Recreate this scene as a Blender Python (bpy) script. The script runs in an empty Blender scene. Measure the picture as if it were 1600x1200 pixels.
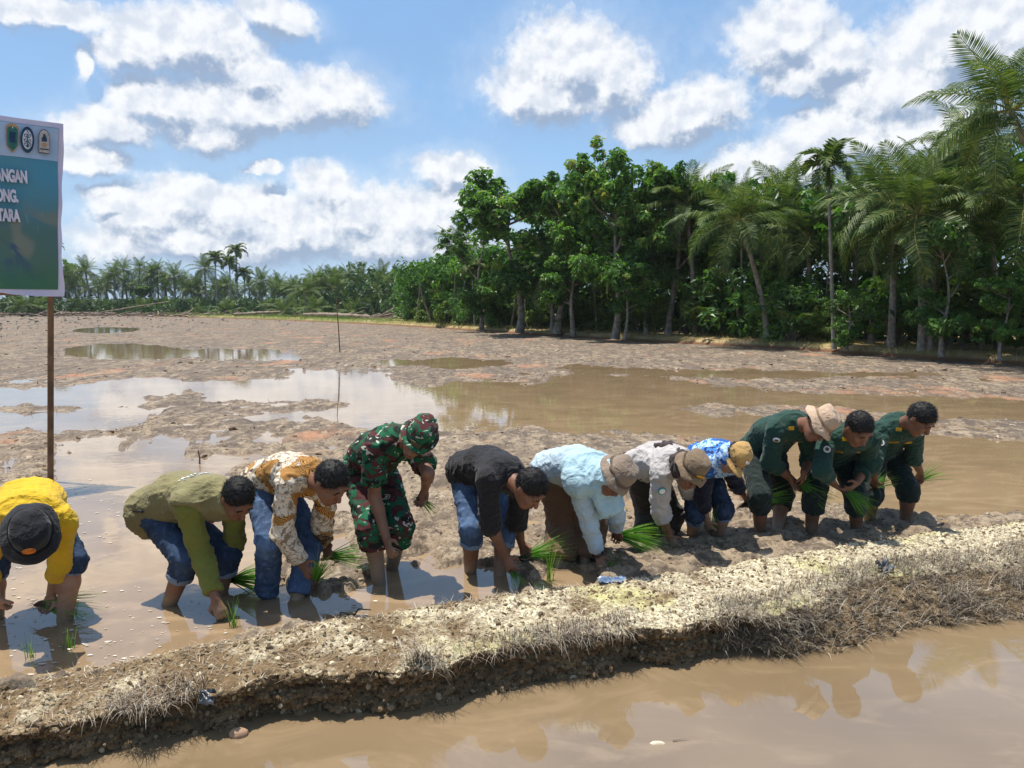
import bpy, math, random
import numpy as np
from mathutils import Vector, Matrix

# ------------------------------------------------------------------ camera, sky, sun, exposure
scene = bpy.context.scene
col = scene.collection
cam_d = bpy.data.cameras.new("camera"); cam = bpy.data.objects.new("camera", cam_d); col.objects.link(cam)
cam.location = (0, 0, 1.8); cam.rotation_euler = (math.radians(90 - 5.89), 0, 0)
cam_d.sensor_width = 36; cam_d.lens = 36 * 1202 / 1600; cam_d.clip_start = 0.05; cam_d.clip_end = 5000
scene.camera = cam
SUN_DIR = Vector((-0.207, 0.109, 1.0)).normalized()
SUN_EL = math.asin(SUN_DIR.z); SUN_AZ = math.atan2(SUN_DIR.x, SUN_DIR.y)
sun_d = bpy.data.lights.new("sun", 'SUN'); sun_d.energy = 5.0; sun_d.angle = math.radians(0.53); sun_d.color = (1.0, .955, .88)
sun = bpy.data.objects.new("sun", sun_d); col.objects.link(sun)
sun.rotation_euler = (-SUN_DIR).to_track_quat('-Z', 'Y').to_euler()
scene.view_settings.view_transform = 'Standard'; scene.view_settings.look = 'None'
scene.view_settings.exposure = 0.45; scene.view_settings.gamma = 1.0; scene.view_settings.use_curve_mapping = False
scene.cycles.max_bounces = 6; scene.cycles.diffuse_bounces = 3; scene.cycles.glossy_bounces = 3
scene.cycles.transmission_bounces = 2; scene.cycles.transparent_max_bounces = 6; scene.cycles.caustics_reflective = False
SKY_STRENGTH = 0.11

# ------------------------------------------------------------------ measured layout, in metres (x right, y away from the camera, z up)
PEOPLE = {
  'p1': dict(base=(-2.774, 4.268, 0.0), az=88, sc=1.0, j=dict(pel=(-0.068, 0.164, 0.615), che=(0.167, -0.205, 0.686), head=(0.314, -0.436, 0.629), sR=(0.01, -0.246, 0.62), eR=(-0.103, -0.176, 0.373), wR=(0.049, -0.35, 0.277), hR=(0.043, -0.308, 0.197), hpR=(-0.176, 0.14, 0.572), kR=(-0.084, -0.162, 0.368), sL=(0.336, -0.195, 0.605), eL=(0.247, -0.097, 0.364), wL=(0.138, -0.007, 0.163), hL=(0.105, 0.004, 0.083), hpL=(0.027, 0.214, 0.551), kL=(0.261, -0.005, 0.339), aR=(-0.203, 0.009, -0.0), aL=(0.203, -0.009, -0.0))),
  'p2': dict(base=(-1.953, 4.585, 0.0), az=30, sc=1.0, j=dict(pel=(-0.252, 0.095, 0.541), che=(0.13, -0.095, 0.654), head=(0.368, -0.235, 0.69), sR=(0.126, -0.266, 0.615), eR=(0.129, -0.2, 0.344), wR=(0.261, -0.342, 0.132), hR=(0.309, -0.372, 0.03), hpR=(-0.211, 0.012, 0.515), kR=(0.041, -0.191, 0.317), sL=(0.286, -0.114, 0.57), eL=(0.238, 0.041, 0.345), wL=(0.119, 0.171, 0.17), hL=(0.155, 0.142, 0.088), hpL=(-0.162, 0.101, 0.49), kL=(0.204, 0.005, 0.268), aR=(-0.119, -0.099, 0.0), aL=(0.119, 0.099, 0.0))),
  'p3': dict(base=(-1.427, 4.61, 0.0), az=30, sc=1.0, j=dict(pel=(-0.126, 0.188, 0.684), che=(0.197, -0.098, 0.778), head=(0.389, -0.295, 0.792), sR=(0.162, -0.263, 0.725), eR=(0.079, -0.209, 0.466), wR=(0.16, -0.115, 0.252), hR=(0.255, -0.208, 0.187), hpR=(-0.109, 0.117, 0.631), kR=(-0.012, -0.165, 0.406), sL=(0.312, -0.159, 0.657), eL=(0.253, 0.027, 0.46), wL=(0.223, 0.198, 0.284), hL=(0.257, 0.152, 0.211), hpL=(-0.043, 0.272, 0.605), kL=(0.149, 0.124, 0.303), aR=(-0.1, 0.021, 0.0), aL=(0.1, -0.021, 0.0))),
  'p4': dict(base=(-0.842, 4.976, 0.0), az=40, sc=1.0, j=dict(pel=(-0.152, 0.177, 0.672), che=(0.071, -0.111, 0.919), head=(0.264, -0.301, 0.985), sR=(-0.01, -0.259, 0.873), eR=(-0.028, -0.206, 0.595), wR=(0.06, -0.299, 0.342), hR=(0.095, -0.381, 0.274), hpR=(-0.14, 0.106, 0.605), kR=(-0.054, -0.195, 0.385), sL=(0.23, 0.025, 0.826), eL=(0.316, -0.228, 0.745), wL=(0.272, -0.028, 0.602), hL=(0.244, -0.016, 0.517), hpL=(0.002, 0.241, 0.564), kL=(0.104, -0.056, 0.356), aR=(-0.017, -0.146, 0.0), aL=(0.017, 0.146, 0.0))),
  'p5': dict(base=(-0.182, 5.033, 0.0), az=35, sc=1.0, j=dict(pel=(-0.09, 0.143, 0.672), che=(0.125, -0.227, 0.74), head=(0.291, -0.429, 0.689), sR=(0.051, -0.372, 0.675), eR=(0.044, -0.279, 0.413), wR=(0.141, -0.218, 0.193), hR=(0.182, -0.247, 0.109), hpR=(-0.114, 0.168, 0.563), kR=(-0.081, -0.143, 0.348), sL=(0.227, -0.211, 0.595), eL=(0.216, -0.05, 0.368), wL=(0.243, 0.107, 0.179), hL=(0.274, 0.12, 0.098), hpL=(0.056, 0.251, 0.525), kL=(0.13, 0.032, 0.269), aR=(-0.1, 0.025, 0.0), aL=(0.1, -0.025, 0.0))),
  'p6': dict(base=(0.415, 5.2, 0.0), az=25, sc=0.96, j=dict(pel=(-0.087, 0.177, 0.632), che=(0.103, -0.186, 0.694), head=(0.244, -0.397, 0.712), sR=(0.049, -0.321, 0.61), eR=(0.096, -0.244, 0.359), wR=(0.16, -0.188, 0.136), hR=(0.186, -0.228, 0.053), hpR=(-0.092, 0.087, 0.588), kR=(-0.058, 0.168, 0.234), sL=(0.228, -0.215, 0.571), eL=(0.294, -0.059, 0.363), wL=(0.321, 0.128, 0.218), hL=(0.333, 0.174, 0.148), hpL=(0.006, 0.144, 0.575), kL=(0.156, 0.154, 0.238), aR=(-0.096, -0.027, 0.0), aL=(0.096, 0.027, 0.0))),
  'p7': dict(base=(1.063, 5.631, 0.0), az=25, sc=0.98, j=dict(pel=(-0.077, 0.14, 0.567), che=(0.077, -0.235, 0.684), head=(0.158, -0.479, 0.677), sR=(-0.007, -0.352, 0.59), eR=(0.002, -0.235, 0.344), wR=(0.079, -0.172, 0.122), hR=(0.121, -0.224, 0.057), hpR=(-0.088, 0.044, 0.529), kR=(-0.013, 0.186, 0.195), sL=(0.194, -0.174, 0.577), eL=(0.263, 0.032, 0.414), wL=(0.323, 0.238, 0.303), hL=(0.335, 0.282, 0.23), hpL=(0.013, 0.143, 0.507), kL=(0.179, 0.206, 0.174), aR=(-0.111, -0.093, 0.0), aL=(0.111, 0.093, 0.0))),
  'p8': dict(base=(1.492, 5.805, 0.0), az=50, sc=0.9, j=dict(pel=(-0.015, 0.132, 0.521), che=(0.023, -0.238, 0.658), head=(0.077, -0.466, 0.728), sR=(-0.091, -0.34, 0.609), eR=(-0.091, -0.25, 0.378), wR=(-0.028, -0.151, 0.19), hR=(0.005, -0.144, 0.119), hpR=(-0.065, 0.069, 0.484), kR=(-0.119, -0.164, 0.238), sL=(0.117, -0.145, 0.581), eL=(0.234, 0.013, 0.431), wL=(0.337, 0.165, 0.308), hL=(0.381, 0.168, 0.245), hpL=(0.06, 0.145, 0.467), kL=(0.107, -0.128, 0.263), aR=(-0.095, 0.016, 0.0), aL=(0.095, -0.016, 0.0))),
  'p9': dict(base=(2.036, 5.948, 0.0), az=25, sc=1.02, j=dict(pel=(-0.012, 0.202, 0.633), che=(0.084, -0.154, 0.879), head=(0.208, -0.388, 0.935), sR=(-0.058, -0.262, 0.843), eR=(-0.049, -0.129, 0.596), wR=(0.141, -0.055, 0.449), hR=(0.204, -0.052, 0.388), hpR=(-0.063, 0.133, 0.584), kR=(-0.135, -0.164, 0.344), sL=(0.238, -0.105, 0.792), eL=(0.334, 0.072, 0.586), wL=(0.207, -0.136, 0.518), hL=(0.218, -0.091, 0.437), hpL=(0.047, 0.126, 0.585), kL=(0.187, 0.242, 0.242), aR=(-0.075, -0.026, 0.0), aL=(0.075, 0.026, 0.0))),
  'p10': dict(base=(2.554, 5.957, 0.0), az=65, sc=1.0, j=dict(pel=(0.055, 0.186, 0.582), che=(-0.001, -0.194, 0.796), head=(-0.045, -0.443, 0.909), sR=(-0.178, -0.202, 0.787), eR=(-0.27, -0.379, 0.589), wR=(-0.117, -0.241, 0.45), hR=(-0.047, -0.218, 0.4), hpR=(-0.031, 0.173, 0.532), kR=(-0.203, -0.091, 0.314), sL=(0.175, -0.195, 0.776), eL=(0.208, -0.051, 0.538), wL=(0.057, -0.23, 0.453), hL=(-0.009, -0.275, 0.414), hpL=(0.146, 0.188, 0.529), kL=(0.107, -0.131, 0.324), aR=(-0.18, 0.0, -0.0), aL=(0.18, 0.0, -0.0))),
  'p11': dict(base=(3.123, 6.255, 0.0), az=50, sc=1.0, j=dict(pel=(-0.011, 0.147, 0.586), che=(-0.054, -0.216, 0.83), head=(-0.018, -0.463, 0.938), sR=(-0.218, -0.265, 0.787), eR=(-0.342, -0.412, 0.581), wR=(-0.24, -0.242, 0.432), hR=(-0.22, -0.195, 0.359), hpR=(-0.082, 0.086, 0.554), kR=(-0.206, -0.141, 0.272), sL=(0.095, -0.17, 0.76), eL=(0.183, -0.013, 0.552), wL=(0.319, 0.119, 0.394), hL=(0.335, 0.173, 0.327), hpL=(0.079, 0.173, 0.548), kL=(0.107, -0.115, 0.297), aR=(-0.135, 0.028, 0.0), aL=(0.135, -0.028, 0.0))),
}
PUDDLES = [
  [(-2.85, 3.26), (-6.26, 7.38), (-4.76, 7.38), (-4.91, 7.94), (-5.49, 8.78), (-6.19, 10.03), (-5.95, 10.23), (-5.45, 10.03), (-5.29, 9.36), (-4.9, 8.93), (-4.41, 9.16), (-4.73, 10.43), (-4.17, 10.64), (-3.85, 10.03), (-3.87, 9.16), (-3.12, 9.24), (-2.91, 8.7), (-3.08, 8.1), (-2.34, 7.46), (-1.74, 7.3), (-1.28, 7.2), (-1.33, 6.52), (-1.65, 6.44), (-1.69, 5.99), (-1.79, 5.66), (-1.7, 5.23), (-1.36, 4.8), (-0.97, 4.68), (-0.83, 4.83), (-0.69, 5.01), (-0.34, 5.01), (-0.24, 5.1), (0.0, 5.16), (0.21, 4.97), (0.53, 4.91), (0.4, 4.65), (-0.15, 4.48), (-0.66, 4.26), (-1.12, 4.03), (-1.72, 3.66), (-2.11, 3.46)],
  [(-10.4, 13.48), (-12.71, 16.51), (-11.05, 16.51), (-10.26, 17.03), (-9.33, 17.17), (-8.58, 18.66), (-6.84, 18.19), (-5.46, 18.66), (-6.06, 21.68), (-4.93, 21.25), (-3.72, 17.45), (-1.46, 15.89), (-1.04, 12.38), (-1.56, 11.57), (-2.12, 12.03), (-2.38, 14.2), (-2.97, 14.79), (-3.42, 14.59), (-4.76, 14.2), (-5.67, 14.39), (-7.18, 15.89), (-7.77, 15.21), (-7.05, 14.01), (-8.03, 13.48)],
  [(-16.38, 27.49), (-18.89, 31.97), (-17.81, 34.52), (-13.31, 31.97), (-9.31, 31.05), (-6.66, 24.95), (-9.47, 25.24), (-11.99, 26.16), (-14.52, 26.81)],
  [(-8.14, 10.75), (-9.64, 12.75), (-8.67, 12.91), (-6.18, 12.91), (-6.0, 11.7), (-6.25, 11.09), (-6.7, 10.75)],
  [(-4.62, 11.96), (-3.51, 13.07), (-2.32, 13.83), (-1.21, 13.15), (-1.04, 11.2), (-2.31, 11.45), (-3.39, 12.24), (-3.98, 11.83)],
  [(-1.51, 16.13), (-0.87, 17.31), (1.04, 17.74), (2.42, 19.34), (3.39, 19.34), (4.15, 17.74), (5.17, 16.26), (6.51, 15.55), (7.95, 14.59), (11.02, 13.83), (9.24, 11.57), (7.03, 12.31), (5.92, 13.31), (4.87, 13.83), (3.64, 14.01), (2.65, 13.15), (3.6, 12.24), (3.04, 10.03), (2.31, 10.53), (1.83, 10.86), (0.93, 11.09), (-0.19, 11.32), (-0.98, 11.7)],
  [(2.62, 10.03), (3.26, 10.75), (5.57, 10.33), (7.96, 9.94), (4.86, 5.99), (4.31, 6.32), (3.76, 6.4), (3.35, 6.56), (2.81, 6.61), (2.46, 6.73), (2.23, 7.51)],
  [(2.22, 22.13), (4.57, 21.04), (7.91, 21.04), (10.39, 20.06), (7.87, 18.83), (4.76, 19.0), (2.73, 20.44)],
  [(-3.12, 24.11), (-2.1, 25.24), (0.0, 23.84), (-1.49, 22.36)],
  [(-3.42, 10.03), (-3.46, 10.53), (-3.0, 10.33), (-2.88, 9.75)],
  [(-30.45, 53.15), (-31.79, 58.91), (-28.3, 55.88), (-27.35, 50.67)],
  [(-5.38, 7.94), (-5.32, 8.16), (-6.02, 9.58), (-6.32, 9.36)],
]
DIKE_FRONT = [(-2.701, 2.769), (-2.335, 2.937), (-2.049, 3.059), (-1.693, 3.212), (-1.308, 3.315), (-0.728, 3.469), (-0.251, 3.601), (0.196, 3.755), (0.691, 3.974), (1.16, 4.05), (1.597, 4.089), (2.351, 4.384), (3.224, 4.671), (4.039, 4.939), (5.663, 5.505)]
DIKE_BACK = [(-2.953, 3.059), (-2.61, 3.319), (-2.389, 3.423), (-2.083, 3.571), (-1.774, 3.712), (-1.361, 3.925), (-1.06, 4.085), (-0.596, 4.314), (-0.155, 4.497), (0.402, 4.673), (0.828, 4.818), (1.537, 5.122), (2.344, 5.479), (3.214, 5.789), (4.184, 6.134), (5.306, 6.563), (7.514, 7.38)]
FAR_DIKE = [(-140.1, 140.9), (-93.4, 140.9), (-73.5, 136.5), (-31.5, 94.9), (-14.5, 72.7), (-7.8, 62.3), (0.0, 48.4), (6.2, 37.5), (10.5, 31.5), (13.2, 26.5), (15.1, 22.6), (16.1, 17.4)]
BUNDLES = [
  ((-2.702, 4.272, 0.09), (-2.375, 4.252, 0.087), 70, 1, 'bundle of rice seedlings held by the person in the yellow shirt'),
  ((-1.778, 4.727, 0.063), (-1.47, 4.677, 0.107), 150, 1.25, 'large bundle of rice seedlings held by the man in the olive vest'),
  ((-1.166, 4.762, 0.202), (-0.872, 4.762, 0.236), 70, 0.8, 'bundle of rice seedlings in the far hand of the batik shirt man'),
  ((-1.161, 4.402, 0.175), (-1.093, 4.402, 0.331), 70, 1, 'upright sprig of rice seedlings in the near hand of the batik shirt man'),
  ((-0.598, 4.96, 0.517), (-0.494, 4.96, 0.414), 28, 1, "small rice seedling bundle hanging from the soldier's far hand"),
  ((0.066, 5.153, 0.062), (0.418, 5.153, 0.198), 80, 0.8, 'bundle of rice seedlings held by the man in the black shirt'),
  ((0.0, 4.786, 0.097), (0.09, 4.736, -0.033), 26, 1.2, 'drooping rice sprig being planted by the man in the black shirt'),
  ((0.762, 5.374, 0.157), (1.11, 5.324, 0.126), 150, 1.3, 'large bundle of rice seedlings held by the woman in pale blue'),
  ((0.614, 4.972, 0.031), (0.732, 4.972, 0.127), 26, 0.9, 'small rice sprig being planted by the woman in pale blue'),
  ((1.378, 5.913, 0.219), (1.626, 5.913, 0.343), 70, 1.2, 'bundle of rice seedlings held by the person in the pale grey shirt'),
  ((1.848, 5.973, 0.224), (2.215, 5.973, 0.328), 60, 0.8, 'bundle of rice seedlings held by the person in the tan cap'),
  ((1.507, 5.661, 0.099), (1.53, 5.661, 0.336), 28, 0.9, 'upright rice sprig in the near hand of the person in the tan cap'),
  ((2.234, 5.857, 0.417), (2.479, 5.807, 0.248), 70, 1, 'bundle of rice seedlings held by the man in the beige bucket hat'),
  ((2.25, 5.896, 0.388), (2.416, 5.946, 0.468), 24, 1, 'short rice sprig between the hands of the man in the bucket hat'),
  ((2.517, 5.682, 0.399), (2.723, 5.632, 0.246), 80, 1, 'bundle of rice seedlings held by the middle green uniform man'),
  ((2.903, 6.06, 0.348), (3.088, 6.06, 0.453), 36, 1.1, 'rice sprig in the near hand of the rightmost green uniform man'),
  ((3.464, 6.428, 0.316), (3.679, 6.428, 0.448), 36, 1.2, 'rice sprig in the outstretched hand of the rightmost green uniform man'),
]
PLANTED = [
  ((-2.47, 3.783, 0.0), 0.120, 14, 'leftmost planted rice sprig in the shade of the yellow shirt person'),
  ((-2.336, 3.894, 0.0), 0.119, 12, 'planted rice sprig by the leg of the yellow shirt person'),
  ((-1.565, 4.153, 0.0), 0.178, 16, 'planted rice sprig at the hand of the olive vest man'),
  ((0.243, 4.876, -0.0), 0.267, 22, 'tall planted rice clump in front of the brown trousers'),
  ((-2.55, 4.332, 0.0), 0.101, 8, "thin rice sprig standing just behind the yellow shirt person's bundle"),
]
GROVE = [
  ('coconut', [8.92, 37.51, 0.15], [8.33, 37.51, 6.61]),
  ('coconut', [10.78, 32.45, 0.15], [9.28, 31.95, 5.21]),
  ('coconut', [13.39, 27.15, 0.15], [13.26, 27.15, 5.28]),
  ('coconut', [13.79, 25.85, 0.15], [13.09, 25.25, 4.7]),
  ('coconut', [15.66, 20.84, 0.15], [13.39, 21.34, 7.01]),
  ('coconut', [17.48, 27.58, 0.15], [16.15, 27.58, 7.23]),
  ('coconut', [12.89, 35.18, 0.15], [12.33, 35.18, 6.32]),
  ('coconut', [-4.74, 64.91, 0.15], [-4.48, 64.91, 6.47]),
  ('coconut', [2.33, 44.44, 0.15], [2.34, 44.44, 3.91]),
  ('coconut', [15.71, 35.59, 0.15], [15.81, 35.59, 6.88]),
  ('coconut', [17.38, 30.66, 0.15], [16.88, 30.66, 6.18]),
  ('coconut', [12.85, 33.18, 0.15], [12.58, 33.18, 4.62]),
  ('coconut', [11.25, 40.98, 0.15], [10.92, 40.98, 6.66]),
  ('coconut', [17.01, 24.25, 0.15], [15.82, 24.25, 5.26]),
  ('coconut', [6.79, 38.88, 0.15], [6.46, 38.88, 4.22]),
  ('areca', [11.98, 28.59, 0.15], [11.5, 28.59, 6.84]),
  ('areca', [-2.62, 54.48, 0.15], [-2.78, 54.48, 4.3]),
  ('broad', [0.57, 45.37, 0.15], [0.44, 45.37, 9.18]),
  ('broad', [4.99, 37.51, 0.15], [5.02, 37.51, 9.3]),
  ('broad', [7.76, 38.08, 0.15], [7.72, 38.08, 9.05]),
  ('broad', [-1.26, 50.67, 0.15], [-1.99, 50.67, 7.2]),
  ('broad', [3.07, 41.07, 0.15], [3.28, 40.07, 6.23]),
  ('broad', [11.17, 41.95, 0.15], [10.63, 41.95, 6.78]),
  ('broad', [14.07, 24.11, 0.15], [13.48, 22.61, 4.12]),
  ('broad', [13.12, 27.15, 0.15], [11.83, 25.15, 2.54]),
  ('broad', [14.62, 27.85, 0.15], [15.21, 28.85, 3.12]),
  ('broad', [6.03, 36.26, 0.15], [5.29, 34.76, 4.1]),
  ('broad', [-5.69, 62.29, 0.15], [-5.76, 62.29, 3.64]),
  ('broad', [14.7, 22.59, 0.15], [14.37, 22.09, 2.81]),
  ('broad', [15.97, 38.36, 0.15], [16.35, 38.36, 5.43]),
  ('broad', [12.26, 35.05, 0.15], [11.96, 35.05, 3.98]),
  ('broad', [2.35, 51.37, 0.15], [2.09, 51.37, 9.13]),
  ('broad', [2.86, 43.07, 0.15], [2.52, 43.07, 9.39]),
  ('coconut', [14.39, 30.85, 0.15], [14.49, 30.85, 5.09]),
  ('coconut', [17.72, 29.11, 0.15], [16.59, 29.11, 6.3]),
  ('coconut', [13.99, 25.74, 0.15], [13.98, 25.74, 3.92]),
  ('coconut', [12.01, 37.97, 0.15], [12.21, 37.97, 4.93]),
]
FAR_TREES = [
  ('coconut', [-74.7, 137.1, 0.1], 7.8),
  ('coconut', [-87.3, 155.0, 0.1], 6.4),
  ('coconut', [-70.5, 137.4, 0.1], 7.2),
  ('coconut', [-73.0, 147.0, 0.1], 8.4),
  ('coconut', [-74.1, 153.4, 0.1], 9.0),
  ('coconut', [-67.8, 144.8, 0.1], 7.3),
  ('coconut', [-66.6, 145.8, 0.1], 8.0),
  ('coconut', [-68.2, 153.4, 0.1], 6.6),
  ('coconut', [-61.8, 142.1, 0.1], 6.9),
  ('coconut', [-64.0, 152.4, 0.1], 6.3),
  ('coconut', [-53.4, 135.0, 0.1], 8.0),
  ('coconut', [-46.7, 142.5, 0.1], 6.0),
  ('coconut', [-48.8, 157.3, 0.1], 5.4),
  ('coconut', [-43.7, 146.8, 0.1], 4.7),
  ('coconut', [-50.6, 135.8, 0.1], 5.1),
  ('coconut', [-75.9, 144.4, 0.1], 6.1),
  ('coconut', [-61.7, 151.5, 0.1], 4.4),
  ('coconut', [-80.7, 140.2, 0.1], 7.1),
  ('coconut', [-81.1, 142.5, 0.1], 5.1),
  ('coconut', [-84.9, 153.1, 0.1], 4.8),
  ('coconut', [-83.2, 155.7, 0.1], 5.5),
  ('coconut', [-79.1, 152.1, 0.1], 4.8),
  ('coconut', [-73.6, 145.7, 0.1], 5.6),
  ('coconut', [-76.9, 157.0, 0.1], 5.2),
  ('coconut', [-74.2, 156.2, 0.1], 5.6),
  ('coconut', [-68.1, 147.0, 0.1], 4.7),
  ('coconut', [-68.7, 152.5, 0.1], 5.1),
  ('coconut', [-67.0, 156.8, 0.1], 5.4),
  ('coconut', [-61.7, 149.0, 0.1], 4.7),
  ('coconut', [-60.2, 150.3, 0.1], 5.5),
  ('coconut', [-54.0, 139.5, 0.1], 4.1),
  ('coconut', [-57.8, 153.8, 0.1], 4.8),
  ('coconut', [-56.8, 158.0, 0.1], 4.5),
  ('coconut', [-53.0, 156.3, 0.1], 5.1),
  ('coconut', [-51.1, 159.1, 0.1], 4.5),
  ('coconut', [-45.7, 150.2, 0.1], 5.5),
  ('coconut', [-44.8, 154.7, 0.1], 4.5),
  ('areca', [-49.9, 130.8, 0.1], 9.5),
  ('areca', [-47.7, 131.3, 0.1], 8.7),
  ('areca', [-47.2, 133.2, 0.1], 10.9),
  ('areca', [-45.5, 131.9, 0.1], 7.0),
  ('areca', [-81.0, 137.4, 0.1], 12.0),
  ('coconut', [-38.5, 138.8, 0.1], 5.0),
  ('coconut', [-28.9, 112.5, 0.1], 5.1),
  ('coconut', [-30.6, 129.7, 0.1], 6.1),
  ('coconut', [-27.2, 128.8, 0.1], 5.9),
  ('coconut', [-23.9, 125.6, 0.1], 6.3),
  ('coconut', [-22.1, 128.4, 0.1], 6.4),
  ('coconut', [-19.4, 124.4, 0.1], 5.5),
  ('coconut', [-17.0, 122.3, 0.1], 5.2),
  ('coconut', [-14.9, 121.8, 0.1], 5.8),
  ('coconut', [-14.4, 132.1, 0.1], 5.7),
  ('coconut', [-28.2, 105.7, 0.1], 3.6),
  ('coconut', [-25.1, 112.2, 0.1], 4.2),
  ('coconut', [-19.6, 118.6, 0.1], 4.3),
  ('coconut', [-18.1, 136.8, 0.1], 4.5),
  ('broad', [-31.9, 130.5, 0.1], 6.7),
  ('broad', [-30.9, 134.4, 0.1], 7.5),
  ('broad', [-27.1, 136.4, 0.1], 6.9),
  ('broad', [-24.4, 136.9, 0.1], 7.2),
  ('broad', [-86.4, 148.4, 0.1], 9.6),
  ('broad', [-67.2, 142.3, 0.1], 5.1),
  ('broad', [-41.3, 144.6, 0.1], 5.4),
  ('broad', [-19.5, 134.5, 0.1], 6.7),
  ('broad', [-14.8, 127.9, 0.1], 4.9),
  ('broad', [-80.4, 129.5, 0.1], 6.7),
  ('broad', [-89.9, 137.5, 0.1], 7.5),
  ('broad', [-94.9, 133.3, 0.1], 6.8),
]
CLOUDS = [(4.35, 16.85, 4.75, 2.77), (7.32, 15.76, 2.7, 2.41), (2.31, 14.62, 4.13, 1.86), (12.73, 13.38, 3.47, 1.96), (9.64, 12.35, 2.68, 1.26), (18.76, 17.39, 3.61, 2.79), (21.44, 15.79, 2.35, 1.52), (20.09, 14.57, 2.79, 1.17), (29.23, 16.1, 4.96, 2.63), (25.39, 13.65, 3.99, 2.45), (22.83, 10.96, 4.19, 1.91), (19.26, 9.28, 4.43, 2.07), (16.79, 7.78, 4.99, 1.71), (27.36, 11.15, 3.87, 2.29), (-22.18, 16.95, 4.86, 2.03), (-25.65, 16.05, 2.08, 1.46), (-18.21, 15.71, 2.52, 1.16), (-28.24, 14.98, 0.65, 0.8), (-16.64, 19.02, 2.55, 1.19), (-30.5, 17.71, 4.6, 0.82), (-13.58, 14.24, 4.21, 1.94), (-18.71, 13.29, 5.55, 1.91), (-23.13, 13.11, 3.4, 1.55), (-27.36, 11.23, 2.62, 1.31), (-20.82, 11.52, 3.73, 1.21), (-28.55, 9.11, 2.01, 0.93), (-22.18, 7.53, 3.7, 1.41), (-24.98, 6.14, 3.15, 1.64), (-19.78, 6.37, 4.69, 1.91), (-13.3, 7.91, 2.23, 1.74), (-11.1, 6.42, 5.04, 1.86), (-16.0, 5.19, 7.15, 1.75), (-7.46, 6.04, 5.12, 1.8), (-4.65, 9.65, 3.02, 1.23), (-3.74, 7.21, 2.8, 1.79), (-8.4, 4.66, 6.99, 1.63), (-22.31, 4.36, 6.72, 1.53), (-16.96, 9.18, 1.11, 0.42), (-27.19, 7.24, 1.5, 0.48)]

# ------------------------------------------------------------------ node helpers
class NT:
    def __init__(s, tree): s.t = tree
    def n(s, typ, **k):
        nd = s.t.nodes.new(typ)
        for a, b in k.items():
            if a.startswith('i_'): nd.inputs[a[2:]].default_value = b
            else: setattr(nd, a, b)
        return nd
    def l(s, a, b): s.t.links.new(a, b)
    def put(s, v, sock):
        if isinstance(v, bpy.types.NodeSocket): s.l(v, sock)
        elif v is not None: sock.default_value = v
    def math(s, op, a, b=None, c=None, clamp=False):
        nd = s.n('ShaderNodeMath', operation=op, use_clamp=clamp)
        for i, v in enumerate((a, b, c)): s.put(v, nd.inputs[i])
        return nd.outputs[0]
    def vm(s, op, a, b=None, c=None):
        nd = s.n('ShaderNodeVectorMath', operation=op)
        for i, v in enumerate((a, b, c)): s.put(v, nd.inputs[i])
        return nd.outputs['Value'] if op in ('LENGTH', 'DISTANCE', 'DOT_PRODUCT') else nd.outputs[0]
    def mix(s, f, a, b, typ='RGBA', blend='MIX'):
        nd = s.n('ShaderNodeMix', data_type=typ, blend_type=blend)
        ia = {'RGBA': (6, 7, 2), 'FLOAT': (2, 3, 0)}[typ]
        s.put(f, nd.inputs[0])
        for v, i in ((a, ia[0]), (b, ia[1])):
            if isinstance(v, tuple) and len(v) == 3: v = (*v, 1)
            s.put(v, nd.inputs[i])
        return nd.outputs[ia[2]]
    def step(s, v, lo, hi):
        nd = s.n('ShaderNodeMapRange', interpolation_type='SMOOTHSTEP')
        s.put(v, nd.inputs[0]); nd.inputs[1].default_value = lo; nd.inputs[2].default_value = hi
        return nd.outputs[0]
    def noise(s, vec, scale, detail=3.0, rough=.55, dist=0.0):
        nd = s.n('ShaderNodeTexNoise'); s.put(vec, nd.inputs['Vector'])
        nd.inputs['Scale'].default_value = scale; nd.inputs['Detail'].default_value = detail
        nd.inputs['Roughness'].default_value = rough; nd.inputs['Distortion'].default_value = dist
        return nd
    def voro(s, vec, scale, feature='F1'):
        nd = s.n('ShaderNodeTexVoronoi', feature=feature); s.put(vec, nd.inputs['Vector']); nd.inputs['Scale'].default_value = scale
        return nd
    def xyz(s, v):
        nd = s.n('ShaderNodeSeparateXYZ'); s.l(v, nd.inputs[0]); return nd.outputs

# ------------------------------------------------------------------ world: clear-air sky with fair-weather cumulus
world = bpy.data.worlds.new("World"); scene.world = world; world.use_nodes = True; world.cycles.sampling_method = 'MANUAL'; world.cycles.sample_map_resolution = 512
wt = NT(world.node_tree); world.node_tree.nodes.clear()
out = wt.n('ShaderNodeOutputWorld'); bg = wt.n('ShaderNodeBackground'); wt.l(bg.outputs[0], out.inputs[0])
sky = wt.n('ShaderNodeTexSky', sky_type='NISHITA', sun_disc=False, sun_elevation=SUN_EL, sun_rotation=SUN_AZ)
sky.air_density = 1.0; sky.dust_density = 1.5; sky.ozone_density = 2.0
bg.inputs[1].default_value = SKY_STRENGTH
grp = bpy.data.node_groups.new("cumulus_field", 'ShaderNodeTree')
grp.interface.new_socket("P", in_out='INPUT', socket_type='NodeSocketVector')
grp.interface.new_socket("F", in_out='OUTPUT', socket_type='NodeSocketFloat')
g = NT(grp); gi = g.n('NodeGroupInput'); go = g.n('NodeGroupOutput')
warp1 = g.noise(gi.outputs[0], .16, 3, .55); warp2 = g.noise(gi.outputs[0], .75, 4, .62)
off = g.vm('MULTIPLY_ADD', warp1.outputs['Color'], (5.0, 2.6, 0), (-2.5, -1.3, 0))
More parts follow.
